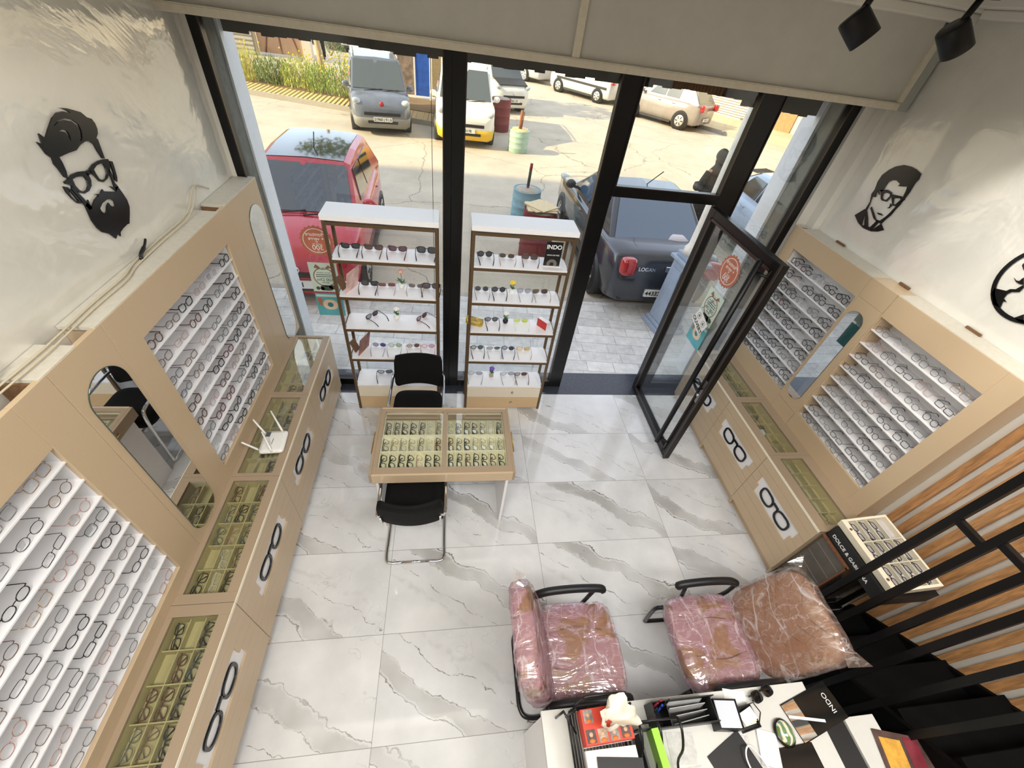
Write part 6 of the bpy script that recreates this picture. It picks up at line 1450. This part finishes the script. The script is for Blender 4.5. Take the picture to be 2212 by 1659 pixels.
# desk organiser: pen cup, letter trays, paper block, card holder
t = thing('desk_organizer', 'black mesh desk organiser with pens and folded papers', 'organiser', (1.7, -3.06, ZD))
m = MB(); m.box(1.46, 1.80, -3.115, -3.11, ZD, ZD + .10); m.box(1.46, 1.80, -3.015, -3.01, ZD, ZD + .12); m.box(1.46, 1.80, -3.11, -3.015, ZD, ZD + .004)
for x in (1.46, 1.535, 1.78): m.box(x, x + .004, -3.11, -3.015, ZD, ZD + .11)
m.build('mesh_body', mesh_black, t)
for k, (x, h, c) in enumerate(((1.485, .17, (20, 20, 22)), (1.50, .165, (30, 60, 160)), (1.515, .18, (18, 18, 20)), (1.475, .15, (150, 40, 60)))):
    lab = ('black pen in the desk organiser, thinnest one', 'blue capped pen in the desk organiser', 'tall black pen in the desk organiser', 'dark red pen in the desk organiser')[k]
    p = thing('pen', lab, 'pen', (x, -3.06, ZD + .005)); d = Vector((.12 * (k - 1.5), .15, 1)).normalized(); a = Vector((x, -3.07 + .012 * k, ZD + .006))
    MB().tube([a, a + d * h * .8], .0045, 8).build('barrel', mat('pen_%d' % k, c, .3), p); MB().tube([a + d * h * .8, a + d * h], .005, 8).build('cap', mat('pencap_%d' % k, c, .3), p)
for k in range(4):
    tag(xf(box(-.10, .10, -.0015, .0015, 0, .085 - .008 * k), TM((1.655 + .004 * k, -3.03 - .02 * k, ZD + .006), -14 + 6 * k, 0, 2 * k)).build('folded_paper', mat('grey_paper_%d' % k, (206 - 12 * k, 206 - 12 * k, 204 - 12 * k), .7, var=.2, vs=20)),
        ('folded sheet at the back of the desk organiser', 'second folded sheet in the desk organiser', 'third folded sheet in the desk organiser', 'folded sheet at the front of the desk organiser')[k], 'paper', 'folded papers in the organiser')
t = thing('note_block', 'block of white note paper in a black mesh cube', 'note block', (1.86, -3.085, ZD))
Mn = TM((1.862, -3.09, ZD), 0, 0, -6)
m = MB()
for r in ((-.062, .062, -.062, -.058), (-.062, .062, .058, .062), (-.062, -.058, -.058, .058), (.058, .062, -.058, .058)): m.box(*r, 0, .085)
m.box(-.062, .062, -.062, .062, 0, .004); xf(m, Mn).build('mesh_cube', mesh_black, t)
xf(box(-.055, .055, -.055, .055, .005, .08), Mn).build('paper_block', mat('note_paper', (206, 210, 218), .7), t)
t = thing('card_holder', 'small black mesh tray with business cards beside the note block', 'card holder', (1.99, -3.10, ZD))
Mn = TM((1.992, -3.105, ZD), 0, 0, 8)
m = MB(); m.box(-.055, .055, -.055, .045, 0, .004); m.box(-.055, .055, .041, .045, 0, .06); m.box(-.055, -.051, -.055, .041, 0, .02); m.box(.051, .055, -.055, .041, 0, .02); m.box(-.055, .055, -.055, -.051, 0, .02); m.bar((.04, -.05, .02), (.06, .0, .065), .004); m.bar((.06, 0, .065), (.05, .04, .06), .004)
xf(m, Mn).build('mesh_tray', mesh_black, t)
for k in range(3): tag(xf(box(-.043, .043, -.027, .027, 0, .008), Mn @ TM((.002 * k, -.008 + .004 * k, .006 + .0085 * k), 0, 0, 5 * k)).build('business_card', mat('cards_%d' % k, ((236, 234, 226), (232, 222, 170), (240, 238, 232))[k], .6)),
                           ('white business cards at the bottom of the mesh card tray', 'cream business cards in the middle of the mesh card tray', 'white business cards on top in the mesh card tray')[k], 'card', 'business cards in the tray')
put_glasses('sunglasses', 'black sunglasses lying folded near the back edge of the desk', None, Matrix.Translation((2.135, -3.045, ZD + .03)) @ Matrix.Rotation(R(16), 4, 'Z') @ Matrix(((1, 0, 0), (0, 0, 1), (0, -1, 0))).to_4x4(), 'big', 'thick', 'k', 'dark', True, 'sunglasses')
def sheet(name, label, x, y, rz, w, d, mt, h=.002, cat='paper', z=ZD, bv=0):
    return tag(xf(box(-w / 2, w / 2, -d / 2, d / 2, 0, h), TM((x, y, z + .0005), 0, 0, rz)).build(name, mt, bevel=bv), label, cat)
sheet('white_card', 'white card lying behind the mesh card tray', 1.98, -3.022, -12, .12, .07, paper)
sheet('receipt', 'creased receipts lying in front of the file holder', 1.60, -3.19, -5, .14, .12, mat('receipt_paper', (210, 208, 204), .7, var=.2, vs=30))
sheet('receipt', 'loose receipt near the frame edge below the creased receipts', 1.63, -3.32, 2, .09, .12, MATS['receipt_paper'])
sheet('business_card', 'printed card with tiny text left of the glass paperweight', 1.92, -3.165, -8, .10, .06, mat('printed_card', (214, 212, 208), .6, var=.35, vs=120), cat='card')
sheet('notepad', 'small white notepad with handwriting next to the black folder', 2.05, -3.235, -18, .10, .14, mat('notepad_paper', (226, 226, 228), .7, var=.15, vs=70), .012)
sheet('black_folder', 'black printed folder lying on the desk beside the white cable', 1.85, -3.275, 22, .22, .18, MATS['black_cover'], .008, 'folder', bv=.001)
sheet('tablet', 'black tablet at the frame edge of the desk', 2.19, -3.315, 2, .22, .16, mat('dark_glass', (20, 19, 19), .12), .010, 'tablet', bv=.003)
tag(MB().tube(smooth_path([(1.925, -3.36, ZD + .012), (1.90, -3.26, ZD + .03), (1.925, -3.215, ZD + .045), (1.97, -3.25, ZD + .03), (2.03, -3.36, ZD + .012)], 6), .004, 8).build('white_cable', whitepaint), 'white cable looping over the black folder on the desk', 'cable')
t = thing('paperweight', 'round glass paperweight with blue and yellow swirls on the desk', 'paperweight', (2.165, -3.185, ZD))
MB().lathe([(.040, 0), (.050, .008), (.052, .02), (.046, .026)], (2.165, -3.185, ZD), 28, sy=1.15).build('base', mat('dark_lacquer', (26, 20, 14), .2), t)
m_, t_, p_ = newmat('swirl_glass'); tc_ = t_.new('TexCoord').outputs['Object']
wv_ = t_.new('TexWave', {'Vector': tc_, 'Scale': 9, 'Distortion': 9, 'Detail': 2}).outputs[1]
t_.l.new(t_.ramp(wv_, [(.1, lin((240, 236, 200))), (.4, lin((196, 170, 40))), (.62, lin((40, 120, 190))), (.9, lin((110, 140, 50)))]), p_.inputs['Base Color']); p_.inputs['Roughness'].default_value = .05; p_.inputs['Coat Weight'].default_value = 1
MB().lathe([(.044, .022), (.044, .03), (.036, .044), (.02, .052), (.004, .054)], (2.165, -3.185, ZD), 28, sy=1.15).build('glass_dome', m_, t)
t = thing('catalogue', 'glossy black and silver catalogue with a mirror edge on the desk', 'catalogue', (2.42, -3.12, ZD))
Mk = TM((2.40, -3.115, ZD + .001), 0, 0, 14)
xf(box(-.165, .165, -.085, .085, 0, .008), Mk).build('cover', mat('catalogue_black', (18, 20, 20), .12, var=.9, vs=7), t, bevel=.001)
xf(box(-.165, -.075, -.080, .080, .0082, .0088), Mk).build('mirror_patch', mirror_m, t)
xf(box(-.16, .04, -.045, -.032, .0084, .0092), Mk @ TM((0, 0, 0), 0, 0, -24)).build('silver_stripe', paper, t)
text('lettering', 'INDO', .036, Mk @ Vector((.11, .0, .0092)), Mk.to_3x3() @ Vector((0, 1, 0)), Mk.to_3x3() @ Vector((-1, 0, 0)), whitepaint, t)
t = thing('magazine', 'colourful magazine with yellow and dark red cover lying by the black pedestal', 'magazine', (2.82, -3.36, .74))
Mk = TM((2.80, -3.345, .748), 0, 0, -14)
xf(box(-.15, .15, -.10, .10, 0, .008), Mk).build('cover', mat('magazine_cover', (92, 70, 64), .3, var=.8, vs=8), t)
xf(box(-.13, -.02, -.09, .07, .0082, .009), Mk).build('yellow_figure', mat('yellow_print', (224, 168, 70), .3, var=.4, vs=16), t)
xf(box(.0, .075, -.09, .09, .0082, .009), Mk).build('red_figure', mat('dark_red_print', (124, 44, 56), .3, var=.3, vs=16), t)
